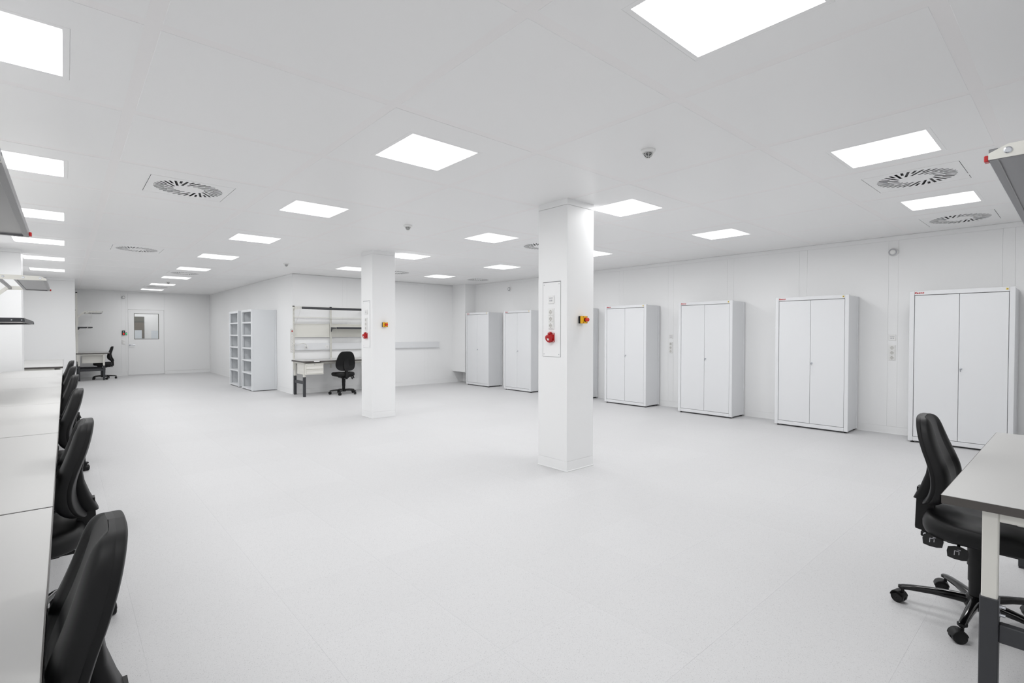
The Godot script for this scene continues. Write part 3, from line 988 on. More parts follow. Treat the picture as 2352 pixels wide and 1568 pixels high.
# ---------------------------------------------------------------- desks
# local x: width, local z: from the user's edge (0) to the back (depth)
func desk(label: String, at: Vector3, turn: float, W: float, D: float, group: String, HT := 0.775, leg_z := 0.135, drawer := 0) -> Node3D:
	var t := thing("work_desk", label, "desk", at, turn, group)
	var k := "%s_%s_%s" % [W, D, HT]
	part(t, "tabletop", cached("dt" + k, func(mb: MB):
		mb.bb(Vector3(-W * 0.5 + 0.002, HT - 0.032, 0.002), Vector3(W * 0.5 - 0.002, HT, D - 0.002), 0.001)), M.laminate)
	part(t, "edge_band", cached("de" + k, func(mb: MB):
		mb.bb(Vector3(-W * 0.5, HT - 0.032, 0.0), Vector3(W * 0.5, HT - 0.0015, 0.0022))
		mb.bb(Vector3(-W * 0.5, HT - 0.032, D - 0.0022), Vector3(W * 0.5, HT - 0.0015, D))
		mb.bb(Vector3(-W * 0.5, HT - 0.032, 0.0), Vector3(-W * 0.5 + 0.0022, HT - 0.0015, D))
		mb.bb(Vector3(W * 0.5 - 0.0022, HT - 0.032, 0.0), Vector3(W * 0.5, HT - 0.0015, D))), M.edge)
	part(t, "frame", cached("df" + k + str(leg_z), func(mb: MB):
		for s in [-1.0, 1.0]:
			mb.bb(Vector3(s * (W * 0.5 - 0.035), HT - 0.07, leg_z + 0.0225), Vector3(s * (W * 0.5 - 0.075), HT - 0.032, D - 0.0825), 0.003)
		mb.bx(Vector3(0, HT - 0.055, D - 0.09), Vector3(W - 0.13, 0.05, 0.03), 0.003)
		mb.bx(Vector3(0, HT - 0.055, leg_z + 0.08), Vector3(W - 0.13, 0.05, 0.03), 0.003)), M.beige_steel)
	for s in [-1.0, 1.0]:
		for z in [leg_z, D - 0.06]:
			var g := part(t, "leg", cached("dl" + k, func(mb: MB):
				mb.bb(Vector3(-0.022, 0.20, -0.022), Vector3(0.022, HT - 0.03, 0.022), 0.003)), M.beige_steel, Vector3(s * (W * 0.5 - 0.055), 0, z))
			part(g, "sleeve", cached("dsl", func(mb: MB):
				mb.bb(Vector3(-0.026, 0.008, -0.026), Vector3(0.026, 0.425, 0.026), 0.003)
				mb.bb(Vector3(-0.024, 0.0, -0.024), Vector3(0.024, 0.008, 0.024))), M.anthracite)
			for y in [0.365, 0.395]:
				part(g, "bolt", cached("dbolt", func(mb: MB):
					mb.lathe(Vector3(0, 0, 0.026), Vector3.BACK, [Vector2(0.009, 0), Vector2(0.009, 0.003), Vector2(0.0055, 0.003), Vector2(0.0055, 0.016), Vector2(0, 0.016)], 14)), M.chrome, Vector3(0, y, 0))
		part(t, "side_rail", cached("drail%s%s" % [D, leg_z], func(mb: MB):
			mb.bb(Vector3(-0.018, 0.27, leg_z + 0.026), Vector3(0.018, 0.335, D - 0.086), 0.003)), M.anthracite, Vector3(s * (W * 0.5 - 0.055), 0, 0))
	if drawer != 0:
		var ds := float(drawer)
		drawer_unit(t, Vector3(ds * (W * 0.5 - 0.29), HT - 0.30, 0.03))
	return t

func drawer_unit(t: Node3D, at: Vector3) -> void:
	var u := part(t, "drawer_unit", cached("drw_body", func(mb: MB):
		mb.bb(Vector3(-0.195, 0.0, 0.004), Vector3(0.195, 0.245, 0.52), 0.003)), M.beige_steel, at)
	for k in 2:
		part(u, "drawer", cached("drw_front", func(mb: MB):
			mb.bx(Vector3(0, 0, -0.004), Vector3(0.355, 0.085, 0.018), 0.002)
			mb.bx(Vector3(0, 0.036, -0.016), Vector3(0.34, 0.012, 0.010), 0.002)), M.beige_steel, Vector3(0, 0.065 + 0.098 * k, 0))
	part(u, "lock", cached("drw_lock", func(mb: MB):
		mb.lathe(Vector3(0, 0.225, 0.004), Vector3.FORWARD, [Vector2(0.009, 0), Vector2(0.008, 0.004), Vector2(0, 0.004)], 14)), M.chrome)

func desks() -> void:
	var x := -0.037
	var W := 1.735
	var tops := ["closest to the camera", "second from the camera", "third from the camera", "fourth from the camera", "fifth from the camera", "last before the pier"]
	for i in 6:
		var zc := -2.37 + W * 0.5 - W * i
		desk("light grey work desk with dark edge in the wall row, %s" % tops[i], Vector3(x, 0, zc), -PI / 2, W - 0.008, 0.69, "desks along the wall")
	desk("light grey work desk beyond the pier, closer of two", Vector3(-0.037, 0, -12.1 - 0.82), -PI / 2, 1.63, 0.68, "desks beyond the pier", 0.775, 0.135, 1)
	desk("light grey work desk beyond the pier, farther of two", Vector3(-0.037, 0, -12.1 - 2.46), -PI / 2, 1.63, 0.68, "desks beyond the pier", 0.775, 0.135, 0)
	desk("light grey work desk with dark edge beside the black chair, cut off by the photo", Vector3(3.372, 0, -0.352), 0.0, 1.816, 0.69, "")

func post(t: Node3D, called: String, at: Vector3, HT: float, nrm: Vector3, slots := true) -> void:
	var p := part(t, called, cached("post%s%s" % [HT, nrm], func(mb: MB):
		mb.bb(Vector3(-0.017, 0.56, -0.02), Vector3(0.017, HT, 0.02), 0.002)), M.beige_steel, at)
	part(p, "cap", cached("postcap%s" % HT, func(mb: MB):
		mb.bb(Vector3(-0.019, HT, -0.022), Vector3(0.019, HT + 0.02, 0.022), 0.003)), M.black)
	if slots:
		part(p, "slots", cached("postslots%s%s" % [HT, nrm], func(mb: MB):
			var y := 0.82
			while y < HT - 0.03:
				mb.bx(Vector3(0, y, 0) + nrm * 0.0203, Vector3(0.010, 0.015, 0.0012) if absf(nrm.z) > 0.5 else Vector3(0.0012, 0.015, 0.010))
				y += 0.031), M.slot)

# workbench with back frame under the partition wall
func bench() -> void:
	var o := Vector3(4.675, 0, -11.0)
	var t := desk("white workbench with perforated back panels and black lamp rail between partition and pillar", o, PI, 1.76, 0.76, "", 0.775, 0.115, 0)
	t.name = "back_frame_workbench"
	t.set_meta("category", "workbench")
	# local x = 4.675 - world x ; local z = -11.0 - world z
	drawer_unit(t, Vector3(4.675 - 4.045, 0.475, 0.04))
	for xw in [3.825, 4.665, 5.505]:
		post(t, "upright", Vector3(4.675 - xw, 0, 0.700), 1.965, Vector3.FORWARD)
	var mb: MB
	for y in [[1.965, 0.022], [1.735, 0.014], [0.665, 0.04]]:
		mb = MB.new()
		mb.bx(Vector3(0, y[0], 0.73), Vector3(1.68, y[1], 0.02), 0.002)
		part(t, "cross_rail", mb, M.beige_steel)
	for xc in [4.245, 5.085]:
		mb = MB.new()
		mb.bx(Vector3(4.675 - xc, 1.435, 0.725), Vector3(0.795, 0.29, 0.008))
		var pp := part(t, "perforated_panel", mb, M.perforated)
		mb = MB.new()
		for y in [1.29, 1.58]:
			mb.bx(Vector3(4.675 - xc, y, 0.722), Vector3(0.80, 0.016, 0.022), 0.002)
		part(pp, "lip", mb, M.beige_steel)
	# lamp rail
	mb = MB.new()
	mb.tube([Vector3(0.80, 1.925, 0.30), Vector3(-0.80, 1.925, 0.30)], 0.026, 16)
	part(t, "lamp_rail", mb, M.anthracite)
	for xw in [3.845, 5.505]:
		mb = MB.new()
		mb.bx(Vector3(4.675 - xw, 1.93, 0.51), Vector3(0.006, 0.055, 0.42), 0.001)
		var b := part(t, "lamp_bracket", mb, M.beige_steel)
		for z in [0.34, 0.42, 0.48]:
			part(b, "screw", cached("bsc", func(m2: MB):
				m2.lathe(Vector3(0.003, 0, 0), Vector3.RIGHT, [Vector2(0.007, 0), Vector2(0.006, 0.002), Vector2(0, 0.002)], 12)), M.plastic_grey, Vector3(4.675 - xw, 1.93, z))
	# shelf of the second bay
	mb = MB.new()
	mb.bb(Vector3(4.675 - 4.69, 1.485, 0.42), Vector3(4.675 - 5.48, 1.50, 0.70), 0.002)
	var sh := part(t, "shelf", mb, M.beige_steel)
	mb = MB.new()
	mb.tube([Vector3(4.675 - 4.69, 1.493, 0.40), Vector3(4.675 - 5.48, 1.493, 0.40)], 0.024, 14)
	part(sh, "front_rail", mb, M.anthracite)
	for xw in [4.665, 5.505]:
		mb = MB.new()
		mb.prism(Vector3(4.675 - xw, 0, 0), PackedVector2Array([Vector2(0.70, 1.40), Vector2(0.70, 1.515), Vector2(0.40, 1.505), Vector2(0.40, 1.475), Vector2(0.62, 1.465), Vector2(0.67, 1.40)]), Vector3.BACK, Vector3.UP, 0.012)
		part(sh, "bracket", mb, M.anthracite)
	mb = MB.new()
	mb.bx(Vector3(0.60, 0.762, -0.003), Vector3(0.12, 0.022, 0.006), 0.001)
	part(t, "edge_plate", mb, M.plastic)
	# cable trunking along the wall
	mb = MB.new(Vector3(5.78, 1.065, ZP))
	mb.bb(Vector3(3.86, 0.985, ZP + 0.001), Vector3(7.70, 1.145, ZP + 0.055), 0.004)
	var tr := thing("cable_trunking", "long white cable trunking on the wall behind the workbench", "trunking", Vector3(5.78, 1.065, ZP))
	part(tr, "channel", mb, M.white_steel)
	mb = MB.new(Vector3(5.78, 1.065, ZP))
	mb.bb(Vector3(3.865, 1.005, ZP + 0.055), Vector3(7.695, 1.122, ZP + 0.058), 0.001)
	part(tr, "cover", mb, M.white_steel)
	var bs := Basis.IDENTITY
	var so := thing("wall_socket", "white single power socket with grey plug on the cable trunking", "power socket", Vector3(4.105, 1.055, ZP + 0.058))
	mb = MB.new()
	mb.bx(Vector3(0, 0, 0.003), Vector3(0.081, 0.081, 0.006), 0.002)
	part(so, "cover", mb, M.plastic)
	socket_insert(so, "insert", Vector3(0, 0, 0.004), bs)
	mb = MB.new()
	mb.lathe(Vector3(0, 0, 0.010), Vector3.BACK, [Vector2(0.019, 0), Vector2(0.018, 0.022), Vector2(0.010, 0.028), Vector2(0, 0.028)], 16)
	part(so, "plug", mb, M.plastic_grey)
	data_socket("white data socket on the cable trunking behind the workbench", Vector3(4.585, 1.06, ZP + 0.058), bs, "data sockets")
	# power strip on the outer side of the first upright, facing the corridor
	var ps := thing("power_strip", "grey vertical power strip with red switch on the side of the workbench", "power strip", Vector3(3.785, 0.94, -11.70))
	mb = MB.new()
	mb.bb(Vector3(-0.022, 0.0, -0.035), Vector3(0.022, 0.53, 0.022), 0.004)
	part(ps, "housing", mb, M.cup)
	mb = MB.new()
	mb.bb(Vector3(-0.012, 0.46, 0.022), Vector3(0.012, 0.495, 0.027), 0.002)
	part(ps, "switch", mb, M.red)
	for k in 7:
		part(ps, "outlet", cached("ps_out", func(m2: MB):
			m2.lathe(Vector3(0, 0, 0.022), Vector3.BACK, [Vector2(0.019, 0), Vector2(0.018, 0.002), Vector2(0, 0.001)], 18)), M.plastic, Vector3(0, 0.045 + 0.054 * k, 0))
		part(ps, "outlet_pins", cached("ps_pins", func(m2: MB):
			m2.bx(Vector3(0, 0, 0.0245), Vector3(0.020, 0.007, 0.001))), M.slot, Vector3(0, 0.045 + 0.054 * k, 0))
	var cb := thing("power_cable", "white cable from the power strip plugged into the trunking socket", "cable", Vector3(3.80, 1.1, -11.68))
	mb = MB.new(Vector3(3.80, 1.1, -11.68))
	mb.tube(curve([Vector3(3.79, 1.475, -11.71), Vector3(3.76, 1.50, -11.70), Vector3(3.77, 1.47, -11.66)]), 0.004, 8)
	mb.tube(curve([Vector3(3.80, 1.02, -11.69), Vector3(3.87, 1.10, -11.67), Vector3(3.94, 1.13, -11.66), Vector3(4.02, 1.145, -11.65), Vector3(4.08, 1.12, -11.64), Vector3(4.105, 1.055, -11.675)]), 0.0045, 8)
	mb.tube(curve([Vector3(3.80, 1.15, -11.69), Vector3(3.90, 1.10, -11.65), Vector3(3.99, 1.135, -11.66), Vector3(4.05, 1.13, -11.66), Vector3(4.09, 1.10, -11.66)]), 0.004, 8)
	part(cb, "cord", mb, M.cable)
	cb = thing("lamp_cable", "thin white lamp cable hanging from the rail bracket of the workbench", "cable", Vector3(3.86, 1.5, -11.5))
	mb = MB.new(Vector3(3.86, 1.5, -11.5))
	mb.tube(curve([Vector3(3.85, 1.915, -11.34), Vector3(3.86, 1.80, -11.42), Vector3(3.85, 1.62, -11.60), Vector3(3.835, 1.45, -11.68)]), 0.003, 6)
	part(cb, "cord", mb, M.cable)

func curve(pts: Array) -> Array:
	var out := []
	for i in pts.size() - 1:
		var p0: Vector3 = pts[maxi(i - 1, 0)]
		var p1: Vector3 = pts[i]
		var p2: Vector3 = pts[i + 1]
		var p3: Vector3 = pts[mini(i + 2, pts.size() - 1)]
		for k in 6:
			out.append(p1.cubic_interpolate(p2, p0, p3, k / 6.0))
	out.append(pts[pts.size() - 1])
	return out

func far_bench() -> void:
	# user side faces +X; it stands against the projecting block
	var o := Vector3(0.97, 0, -19.50)
	var t := desk("white workbench with tall posts at the far end near the door", o, -PI / 2, 1.34, 0.75, "", 0.795, 0.135, 0)
	t.set_meta("category", "workbench")
	# local x runs towards the camera
	var mb := MB.new()
	mb.bb(Vector3(0.52, 0.50, 0.145), Vector3(0.12, 0.72, 0.62), 0.003)
	part(t, "drawer_unit", mb, M.beige_steel)
	mb = MB.new()
	mb.bx(Vector3(0, 0.40, 0.69), Vector3(1.24, 0.045, 0.03), 0.003)
	part(t, "back_rail", mb, M.anthracite)
	post(t, "upright", Vector3(0.645, 0, 0.725), 2.50, Vector3.RIGHT, false)
	post(t, "upright", Vector3(-0.62, 0, 0.725), 2.05, Vector3.RIGHT, false)
	mb = MB.new()
	mb.bb(Vector3(0.62, 0.80, 0.715), Vector3(0.665, 1.10, 0.755), 0.003)
	part(t, "upright_foot", mb, M.beige_steel)
	mb = MB.new()
	mb.bb(Vector3(0.62, 1.52, 0.40), Vector3(-0.62, 1.535, 0.70), 0.002)
	var sh := part(t, "shelf", mb, M.beige_steel)
	for x in [0.63, -0.63]:
		mb = MB.new()
		mb.prism(Vector3(x, 0, 0), PackedVector2Array([Vector2(0.705, 1.46), Vector2(0.705, 1.545), Vector2(0.38, 1.548), Vector2(0.38, 1.512), Vector2(0.66, 1.508), Vector2(0.68, 1.46)]), Vector3.BACK, Vector3.UP, 0.012)
		part(sh, "bracket", mb, M.anthracite)
	mb = MB.new()
	mb.bb(Vector3(0.62, 1.51, 0.378), Vector3(-0.62, 1.546, 0.402), 0.004)
	part(sh, "front_rail", mb, M.anthracite)

# ---------------------------------------------------------------- bench lamps
# local x: length, local z: from the mount (0) towards the user (-)
func bench_lamp(label: String, at: Vector3, turn: float, L: float, tray := 0.255) -> Node3D:
	var t := thing("bench_lamp", label, "lamp", at, turn, "overhead bench lamps")
	var prof := PackedVector2Array([Vector2(0.0, -0.38), Vector2(-0.035, -0.38), Vector2(-0.035, -0.16), Vector2(-0.175, -0.015), Vector2(-0.58, -0.015 + 0.005), Vector2(-0.58, 0.012), Vector2(-0.53, 0.035), Vector2(-0.165, 0.035), Vector2(0.0, -0.135)])
	for s in [-1.0, 1.0]:
		var mb := MB.new()
		mb.prism(Vector3(s * (L * 0.5 - 0.002), 0, 0), prof, Vector3.BACK, Vector3.UP, 0.004)
		var a := part(t, "arm", mb, M.beige_steel)
		for z in [-0.53, -0.40, -0.25]:
			part(a, "screw", cached("lsc%s" % s, func(m2: MB):
				m2.lathe(Vector3.ZERO, Vector3.RIGHT * s, [Vector2(0.0115, 0), Vector2(0.0115, 0.0015), Vector2(0.008, 0.003), Vector2(0, 0.003)], 18)), M.chrome, Vector3(s * L * 0.5, 0.013, z))
	var mb := MB.new()
	for z in [-0.58 + 0.0125, -0.58 + tray - 0.0125]:
		mb.bx(Vector3(0, 0.008, z), Vector3(L - 0.01, 0.04, 0.025), 0.002)
	for s in [-1.0, 1.0]:
		mb.bx(Vector3(s * (L * 0.5 - 0.018), 0.008, -0.58 + tray * 0.5), Vector3(0.026, 0.04, tray - 0.05), 0.002)
	part(t, "tray_frame", mb, M.alu)
	mb = MB.new()
	mb.bb(Vector3(-L * 0.5 + 0.03, -0.004, -0.555), Vector3(L * 0.5 - 0.03, 0.02, -0.58 + tray - 0.025))
	part(t, "diffuser", mb, M.panel_grey)
	mb = MB.new()
	mb.bx(Vector3(0, 0.012, -0.20), Vector3(L - 0.01, 0.03, 0.03), 0.003)
	part(t, "cross_bar", mb, M.alu)
	return t

func lamp_switch(t: Node3D, x: float) -> void:
	var mb := MB.new()
	mb.bx(Vector3(x, -0.002, -0.586), Vector3(0.030, 0.022, 0.012), 0.002)
	part(t, "switch", mb, M.red)

func lamps() -> void:
	var up := 1.945
	bench_lamp("unlit overhead bench lamp above the closest wall desk", Vector3(-0.73, up, -1.49), -PI / 2, 1.69)
	var t := bench_lamp("unlit overhead bench lamp above the second desk of the wall row", Vector3(-0.73, up, -3.215), -PI / 2, 1.73)
	lamp_switch(t, -0.80)
	t = bench_lamp("unlit overhead bench lamp above the fifth desk, near the pier", Vector3(-0.725, up, -8.27), -PI / 2, 1.80)
	lamp_switch(t, -0.85)
	t = bench_lamp("unlit overhead bench lamp above the cut-off desk beside the black chair", Vector3(3.36, 2.005, 0.345), 0.0, 1.80)
	lamp_switch(t, -0.875)
	t = bench_lamp("unlit overhead bench lamp above the far workbench by the door", Vector3(0.245, 1.965, -19.46), -PI / 2, 1.22)
	var cb := thing("lamp_cable", "white cable drooping from the far bench lamp to its upright", "cable", Vector3(0.4, 1.6, -18.83))
	var mb := MB.new(Vector3(0.4, 1.6, -18.83))
	mb.tube(curve([Vector3(0.56, 1.95, -18.83), Vector3(0.565, 1.78, -18.83), Vector3(0.52, 1.60, -18.83), Vector3(0.43, 1.46, -18.83), Vector3(0.33, 1.385, -18.83), Vector3(0.25, 1.365, -18.83)]), 0.006, 8)
	part(cb, "cord", mb, M.cable)
	# posts that carry the lamps and the shelf of the wall row
	for z in [-2.36, -4.085, -5.85, -7.36, -9.18]:
		var p := thing("bench_post", "white post behind the wall desks %s" % {-2.36: "beside the closest lamp end", -4.085: "at the far end of the closest lamp", -5.85: "carrying the black shelf bracket", -7.36: "at the near end of the second lamp", -9.18: "at the far end of the second lamp"}[z], "post", Vector3(-0.755, 0.0, z), 0.0, "posts behind the wall desks")
		part(p, "tube", cached("bpost", func(m2: MB):
			m2.bb(Vector3(-0.02, 0.0, -0.02), Vector3(0.02, 2.02, 0.02), 0.003)), M.beige_steel)
		part(p, "cap", cached("bpcap", func(m2: MB):
			m2.bb(Vector3(-0.021, 2.02, -0.021), Vector3(0.021, 2.04, 0.021), 0.003)), M.black)
	for z in [-0.56 + 3.36, 4.255]:
		var p := thing("bench_post", "white post behind the cut-off desk, %s" % ("closer to the camera" if z < 3.5 else "farther from the camera"), "post", Vector3(2.475 if z < 3.5 else 4.245, 0.0, 0.37), 0.0, "posts behind the cut-off desk")
		part(p, "tube", cached("bpost", func(_m): pass), M.beige_steel)
		part(p, "cap", cached("bpcap", func(_m): pass), M.black)
	# wall-row shelf
	var s := thing("bench_shelf", "white bench shelf with black end bracket above the wall desks", "shelf", Vector3(-0.73, 1.49, -6.70))
	mb = MB.new()
	mb.bb(Vector3(0.0, -0.006, -0.84), Vector3(0.45, 0.010, 0.84), 0.002)
	part(s, "board", mb, M.beige_steel)
	for z in [-0.85, 0.85]:
		mb = MB.new()
		mb.prism(Vector3(0, 0, z), PackedVector2Array([Vector2(0.0, -0.09), Vector2(0.0, 0.012), Vector2(0.46, 0.012), Vector2(0.478, -0.002), Vector2(0.478, -0.022), Vector2(0.05, -0.03), Vector2(0.03, -0.09)]), Vector3.RIGHT, Vector3.UP, 0.012)
		var b := part(s, "bracket", mb, M.anthracite)
		for x in [0.40, 0.46]:
			part(b, "screw", cached("shsc", func(m2: MB):
				m2.lathe(Vector3(0, -0.006, 0.006), Vector3.BACK, [Vector2(0.006, 0), Vector2(0.005, 0.002), Vector2(0, 0.002)], 12)), M.chrome, Vector3(x, 0, z))
	mb = MB.new()
	mb.bb(Vector3(0.45, -0.022, -0.84), Vector3(0.475, 0.012, 0.84), 0.003)
	part(s, "front_rail", mb, M.anthracite)

# ---------------------------------------------------------------- chairs
func interp(t: Array, y: float) -> float:
	for i in t.size() - 1:
		if y <= t[i + 1][0]:
			var a: Array = t[i]
			var b: Array = t[i + 1]
			var k: float = clampf((y - a[0]) / (b[0] - a[0]), 0.0, 1.0)
			var p0: float = t[maxi(i - 1, 0)][1]
			var p3: float = t[mini(i + 2, t.size() - 1)][1]
			return cubic_interpolate(a[1], b[1], p0, p3, k)
	return t[t.size() - 1][1]

func backrest_mesh(mb: MB, shell: bool) -> void:
	# front is +Z; section by section from the bottom to the top
	var y0 := 0.533
	var y1 := 0.971
	var mid := [[0.52, -0.178], [0.58, -0.148], [0.64, -0.133], [0.70, -0.135], [0.76, -0.150], [0.82, -0.170], [0.88, -0.186], [0.94, -0.196], [0.985, -0.200]]
	var wid := [[0.52, 0.200], [0.58, 0.212], [0.64, 0.215], [0.70, 0.212], [0.76, 0.203], [0.82, 0.190], [0.88, 0.176], [0.94, 0.165], [0.985, 0.160]]
	var thk := [[0.52, 0.042], [0.60, 0.050], [0.68, 0.049], [0.76, 0.044], [0.86, 0.040], [0.985, 0.036]]
	var rings := []
	var N := 46
	var S := 72
	for i in N + 1:
		var q := -1.0 + 2.0 * i / N
		q = sin(q * PI * 0.5) * 0.65 + q * 0.35 if absf(q) < 1.0 else q
		var y := (y0 + y1) * 0.5 + q * (y1 - y0) * 0.5
		var en := 3.6
		var e := pow(maxf(1.0 - pow(absf(q), en), 0.0), 1.0 / en)
		var w: float = interp(wid, y) * maxf(e, 0.002)
		var th: float = interp(thk, y)
		var te := pow(maxf(1.0 - pow(absf(q), 6.0), 0.0), 1.0 / 2.6)
		var tr := maxf(pow(maxf(1.0 - pow(absf(q), 24.0), 0.0), 0.25), 0.55)
		var c: float = interp(mid, y)
		var ring := PackedVector3Array()
		for k in S:
			var a := TAU * k / S
			var cx := cos(a)
			var sx := sin(a)
			var x := w * signf(cx) * pow(absf(cx), 0.55)
			var d := signf(sx) * pow(absf(sx), 0.62)
			var u := x / interp(wid, y)
			var z := c
			if shell:
				var db := minf(sx / 0.15, 1.0) if sx > 0.0 else -pow(absf(sx), 0.45)
				z += -0.0232 + db * 0.0110 * (1.0 if db > 0.0 else tr) + 0.30 * x * x
				ring.append(Vector3(x, y, z))
			else:
				if d > 0.0:
					var front := d * th * maxf(te, 0.05)
					var g := exp(-pow((absf(u) - 0.50 - 0.10 * (0.75 - y)) / 0.055, 2.0)) * 0.013 * smoothstep(0.53, 0.60, y) * smoothstep(0.955, 0.88, y)
					var dish := 0.013 * smoothstep(0.62, 0.40, absf(u)) * smoothstep(0.52, 0.62, y)
					var crease := (exp(-pow((absf(u) - 0.10) / 0.03, 2.0)) + exp(-pow((absf(u) - 0.24) / 0.03, 2.0))) * 0.0055 * smoothstep(0.77, 0.66, y) * smoothstep(0.53, 0.58, y)
					z += front - (g + dish + crease) * d
				else:
					z += -minf(absf(sx) / 0.15, 1.0) * 0.0135
				z += 0.30 * x * x
				ring.append(Vector3(x, y, z))
		rings.append(ring)
	mb.loft(rings, true)

func seat_mesh(mb: MB) -> void:
	# stacked rounded outlines from the underside to the crown
	var levels := [[0.385, 0.80], [0.388, 0.90], [0.398, 0.97], [0.415, 1.0], [0.438, 1.005], [0.455, 0.985], [0.466, 0.94], [0.473, 0.86], [0.477, 0.74], [0.478, 0.60], [0.479, 0.45], [0.4795, 0.30], [0.48, 0.15], [0.48, 0.02]]
	var S := 72
	var rings := []
	for l in levels:
		var ring := PackedVector3Array()
		for k in S:
			var a := TAU * k / S
			var cx := cos(a)
			var sx := sin(a)
			var x: float = 0.235 * signf(cx) * pow(absf(cx), 0.62) * l[1]
			var z: float = 0.225 * signf(sx) * pow(absf(sx), 0.62) * l[1]
			x *= 1.0 + 0.05 * z / 0.225
			var y: float = l[0]
			if y > 0.46:
				y -= 0.020 * smoothstep(0.10, 0.22, z)                       # waterfall front
				y += 0.010 * smoothstep(0.02, -0.20, z)                        # raised rear
				y -= 0.006 * exp(-pow(x / 0.05, 2.0)) * smoothstep(-0.08, 0.10, z)
				y -= 0.009 * exp(-pow((absf(x) - 0.085) / 0.07, 2.0)) * exp(-pow((z + 0.03) / 0.10, 2.0))
			ring.append(Vector3(x, y + 0.022, z + 0.025))
		rings.append(ring)
	mb.loft(rings, true)

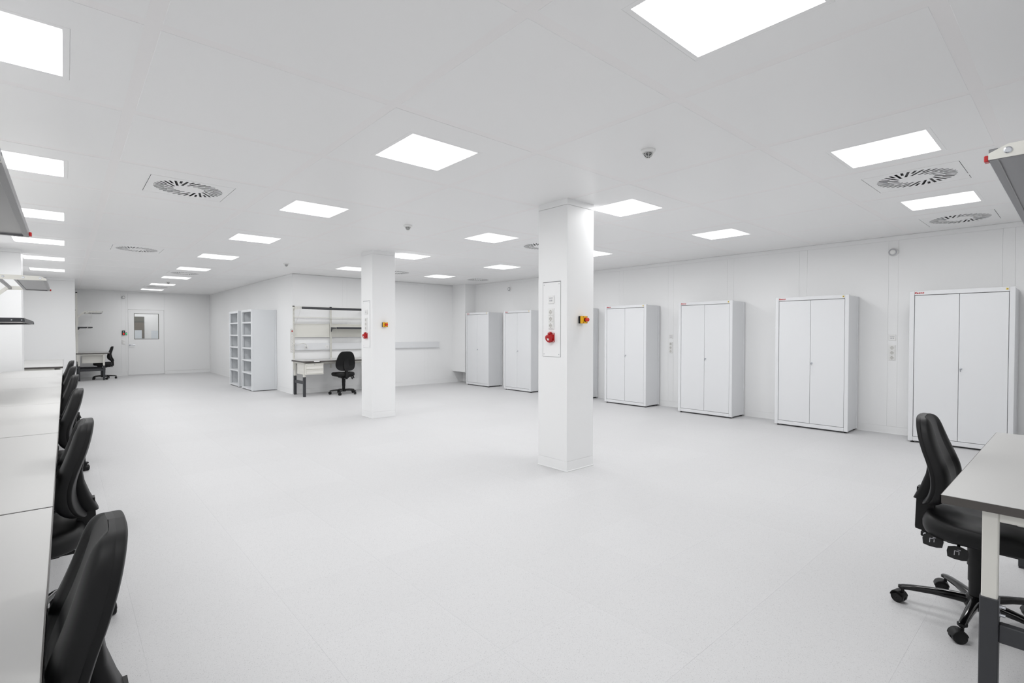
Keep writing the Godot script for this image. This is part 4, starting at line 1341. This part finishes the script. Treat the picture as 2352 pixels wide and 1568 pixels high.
func chair(label: String, at: Vector3, turn: float, star: float, swivel := 1.7) -> void:
	var t := thing("office_chair", label, "chair", at, turn, "black swivel chairs")
	part(t, "backrest", cached("ch_back", func(mb: MB): backrest_mesh(mb, false)), M.foam)
	part(t, "back_shell", cached("ch_shell", func(mb: MB): backrest_mesh(mb, true)), M.shell)
	part(t, "back_cover", cached("ch_cover", func(mb: MB):
		var rings := []
		for r in [[0.545, 0.050, -0.246, -0.185], [0.57, 0.056, -0.236, -0.165], [0.62, 0.060, -0.215, -0.150], [0.68, 0.060, -0.196, -0.150], [0.74, 0.052, -0.188, -0.165], [0.80, 0.040, -0.200, -0.185]]:
			var ring := PackedVector3Array()
			for k in 24:
				var a := TAU * k / 24.0
				ring.append(Vector3(r[1] * signf(cos(a)) * pow(absf(cos(a)), 0.5), r[0], (r[2] + r[3]) * 0.5 + (r[3] - r[2]) * 0.5 * signf(sin(a)) * pow(absf(sin(a)), 0.5)))
			rings.append(ring)
		mb.loft(rings, true)), M.shell)
	part(t, "back_post", cached("ch_post", func(mb: MB):
		mb.prism(Vector3.ZERO, PackedVector2Array([Vector2(-0.232, 0.60), Vector2(-0.172, 0.60), Vector2(-0.162, 0.46), Vector2(-0.150, 0.372), Vector2(-0.236, 0.388), Vector2(-0.238, 0.40)]), Vector3.BACK, Vector3.UP, 0.052)
		mb.bb(Vector3(-0.026, 0.352, -0.215), Vector3(0.026, 0.378, -0.04), 0.004)), M.black)
	part(t, "post_bolt", cached("ch_bolt", func(mb: MB):
		for s in [-1.0, 1.0]:
			for p in [Vector2(0.374, -0.165), Vector2(0.366, -0.195)]:
				mb.lathe(Vector3(s * 0.0265, p.x, p.y), Vector3.RIGHT * s, [Vector2(0.009, 0), Vector2(0.009, 0.003), Vector2(0.005, 0.006), Vector2(0, 0.006)], 14)), M.chrome)
	part(t, "seat", cached("ch_seat", func(mb: MB): seat_mesh(mb)), M.foam)
	part(t, "mechanism", cached("ch_mech", func(mb: MB):
		mb.bx(Vector3(0, 0.386, 0.02), Vector3(0.17, 0.040, 0.26), 0.008)
		mb.bx(Vector3(0, 0.405, 0.02), Vector3(0.32, 0.012, 0.30), 0.004)), M.black)
	for l in [[-0.142, 0.392], [-0.052, 0.360]]:
		var z: float = l[0]
		var y: float = l[1]
		var ey := Vector3(0.35, 0.94, 0.0).normalized()
		var ez := Vector3.BACK.cross(ey).normalized()
		var lv := part(t, "lever", cached("ch_lev%s" % z, func(mb: MB):
			mb.tube([Vector3(-0.05, 0.392, z), Vector3(-0.13, 0.400, z), Vector3(-0.152, y + 0.035, z), Vector3(-0.166, y + 0.012, z)], 0.0065, 10)
			mb.prism(Vector3(-0.172, y, z), PackedVector2Array([Vector2(-0.036, 0.020), Vector2(-0.040, 0.0), Vector2(-0.036, -0.026), Vector2(-0.012, -0.031), Vector2(0.014, -0.031), Vector2(0.034, -0.026), Vector2(0.038, 0.0), Vector2(0.034, 0.020), Vector2(0.012, 0.028), Vector2(-0.012, 0.028)]), Vector3.BACK, ey, 0.012)), M.black)
		part(lv, "symbol", cached("ch_sym%s" % z, func(mb: MB):
			for b in [[-0.004, 0.006, 0.018, 0.0025], [-0.012, -0.004, 0.0025, 0.018], [0.004, -0.003, 0.0025, 0.012], [0.004, 0.012, 0.012, 0.0025]]:
				mb.bx(Vector3(-0.172, y, z) + Vector3.BACK * b[0] + ey * b[1] + ez * (0.0064 if ez.x < 0.0 else -0.0064), Vector3(b[2], b[3], 0.0006), 0.0, Basis(Vector3.BACK, ey, ez))), M.plastic_grey)
	part(t, "gas_column", cached("ch_col", func(mb: MB):
		mb.lathe(Vector3.ZERO, Vector3.UP, [Vector2(0.033, 0.085), Vector2(0.033, 0.19), Vector2(0.0365, 0.19), Vector2(0.0365, 0.265), Vector2(0.040, 0.265), Vector2(0.040, 0.372), Vector2(0.02, 0.376)], 28)), M.black)
	var b := part(t, "base", cached("ch_hub", func(mb: MB):
		mb.lathe(Vector3.ZERO, Vector3.UP, [Vector2(0.0, 0.062), Vector2(0.045, 0.062), Vector2(0.052, 0.075), Vector2(0.052, 0.108), Vector2(0.040, 0.122), Vector2(0.032, 0.124)], 30)), M.gloss_black)
	b.rotation.y = -deg_to_rad(star) - turn
	for k in 5:
		var a := TAU * k / 5.0
		var lg := part(b, "leg", cached("ch_leg", func(mb: MB):
			var rings := []
			for r in [[0.030, 0.024, 0.022, 0.095], [0.08, 0.021, 0.020, 0.098], [0.16, 0.018, 0.0165, 0.0965], [0.24, 0.016, 0.014, 0.0895], [0.285, 0.015, 0.012, 0.083], [0.298, 0.013, 0.010, 0.081]]:
				var ring := PackedVector3Array()
				for q in 16:
					var g := TAU * q / 16.0
					ring.append(Vector3(r[0], r[3] + r[2] * signf(sin(g)) * pow(absf(sin(g)), 0.75), r[1] * signf(cos(g)) * pow(absf(cos(g)), 0.75)))
				rings.append(ring)
			mb.loft(rings, true)), M.gloss_black)
		lg.rotation.y = -a
		var cs := part(b, "caster", cached("ch_caster", func(mb: MB):
			mb.lathe(Vector3(0, 0.055, 0), Vector3.UP, [Vector2(0.007, 0), Vector2(0.007, 0.02), Vector2(0.019, 0.022), Vector2(0.019, 0.032), Vector2(0.0, 0.033)], 16)
			for s in [-1.0, 1.0]:
				mb.lathe(Vector3(0.016, 0.0285, s * 0.006), Vector3.BACK * s, [Vector2(0.0, 0.0), Vector2(0.0275, 0.0), Vector2(0.0285, 0.002), Vector2(0.0285, 0.015), Vector2(0.026, 0.018), Vector2(0.021, 0.0185), Vector2(0.020, 0.017), Vector2(0.004, 0.0175), Vector2(0, 0.020)], 26)
			var rings := []
			for w in [-0.0245, -0.021, 0.021, 0.0245]:
				var ring := PackedVector3Array()
				for q in 14:
					var g := 0.1 + PI * 0.9 * q / 13.0
					ring.append(Vector3(0.016, 0.0285, w) + Vector3(cos(g), sin(g), 0) * (0.0325 if absf(w) < 0.022 else 0.0305))
				for q in 14:
					var g := 0.1 + PI * 0.9 * (13 - q) / 13.0
					ring.append(Vector3(0.016, 0.0285, w) + Vector3(cos(g), sin(g), 0) * 0.0290)
				rings.append(ring)
			mb.loft(rings, true)), M.black, Vector3(cos(a), 0, sin(a)) * 0.285)
		cs.rotation.y = swivel + 0.45 * sin(k * 2.4 + star) - b.rotation.y - turn

func chairs() -> void:
	var L := -PI / 2
	var zs := [-1.41, -3.12, -4.87, -6.52, -8.18, -9.88]
	var st := [20.0, 0.0, 33.0, -12.0, 10.0, 40.0]
	var lab := ["closest to the camera", "second from the camera", "third from the camera", "fourth from the camera", "fifth from the camera", "farthest from the camera"]
	for i in 6:
		chair("black swivel chair at the wall desks, %s" % lab[i], Vector3(-0.134, 0, zs[i]), L, st[i])
	chair("black swivel chair at the cut-off desk in front of the closest cabinet", Vector3(3.275, 0, -0.325), 0.0, 184.0)
	chair("black swivel chair seen from behind at the workbench under the partition", Vector3(4.70, 0, -11.06), PI - 0.10, 55.0)
	chair("black swivel chair seen from the side at the far workbench near the door", Vector3(0.85, 0, -19.30), L, 150.0)
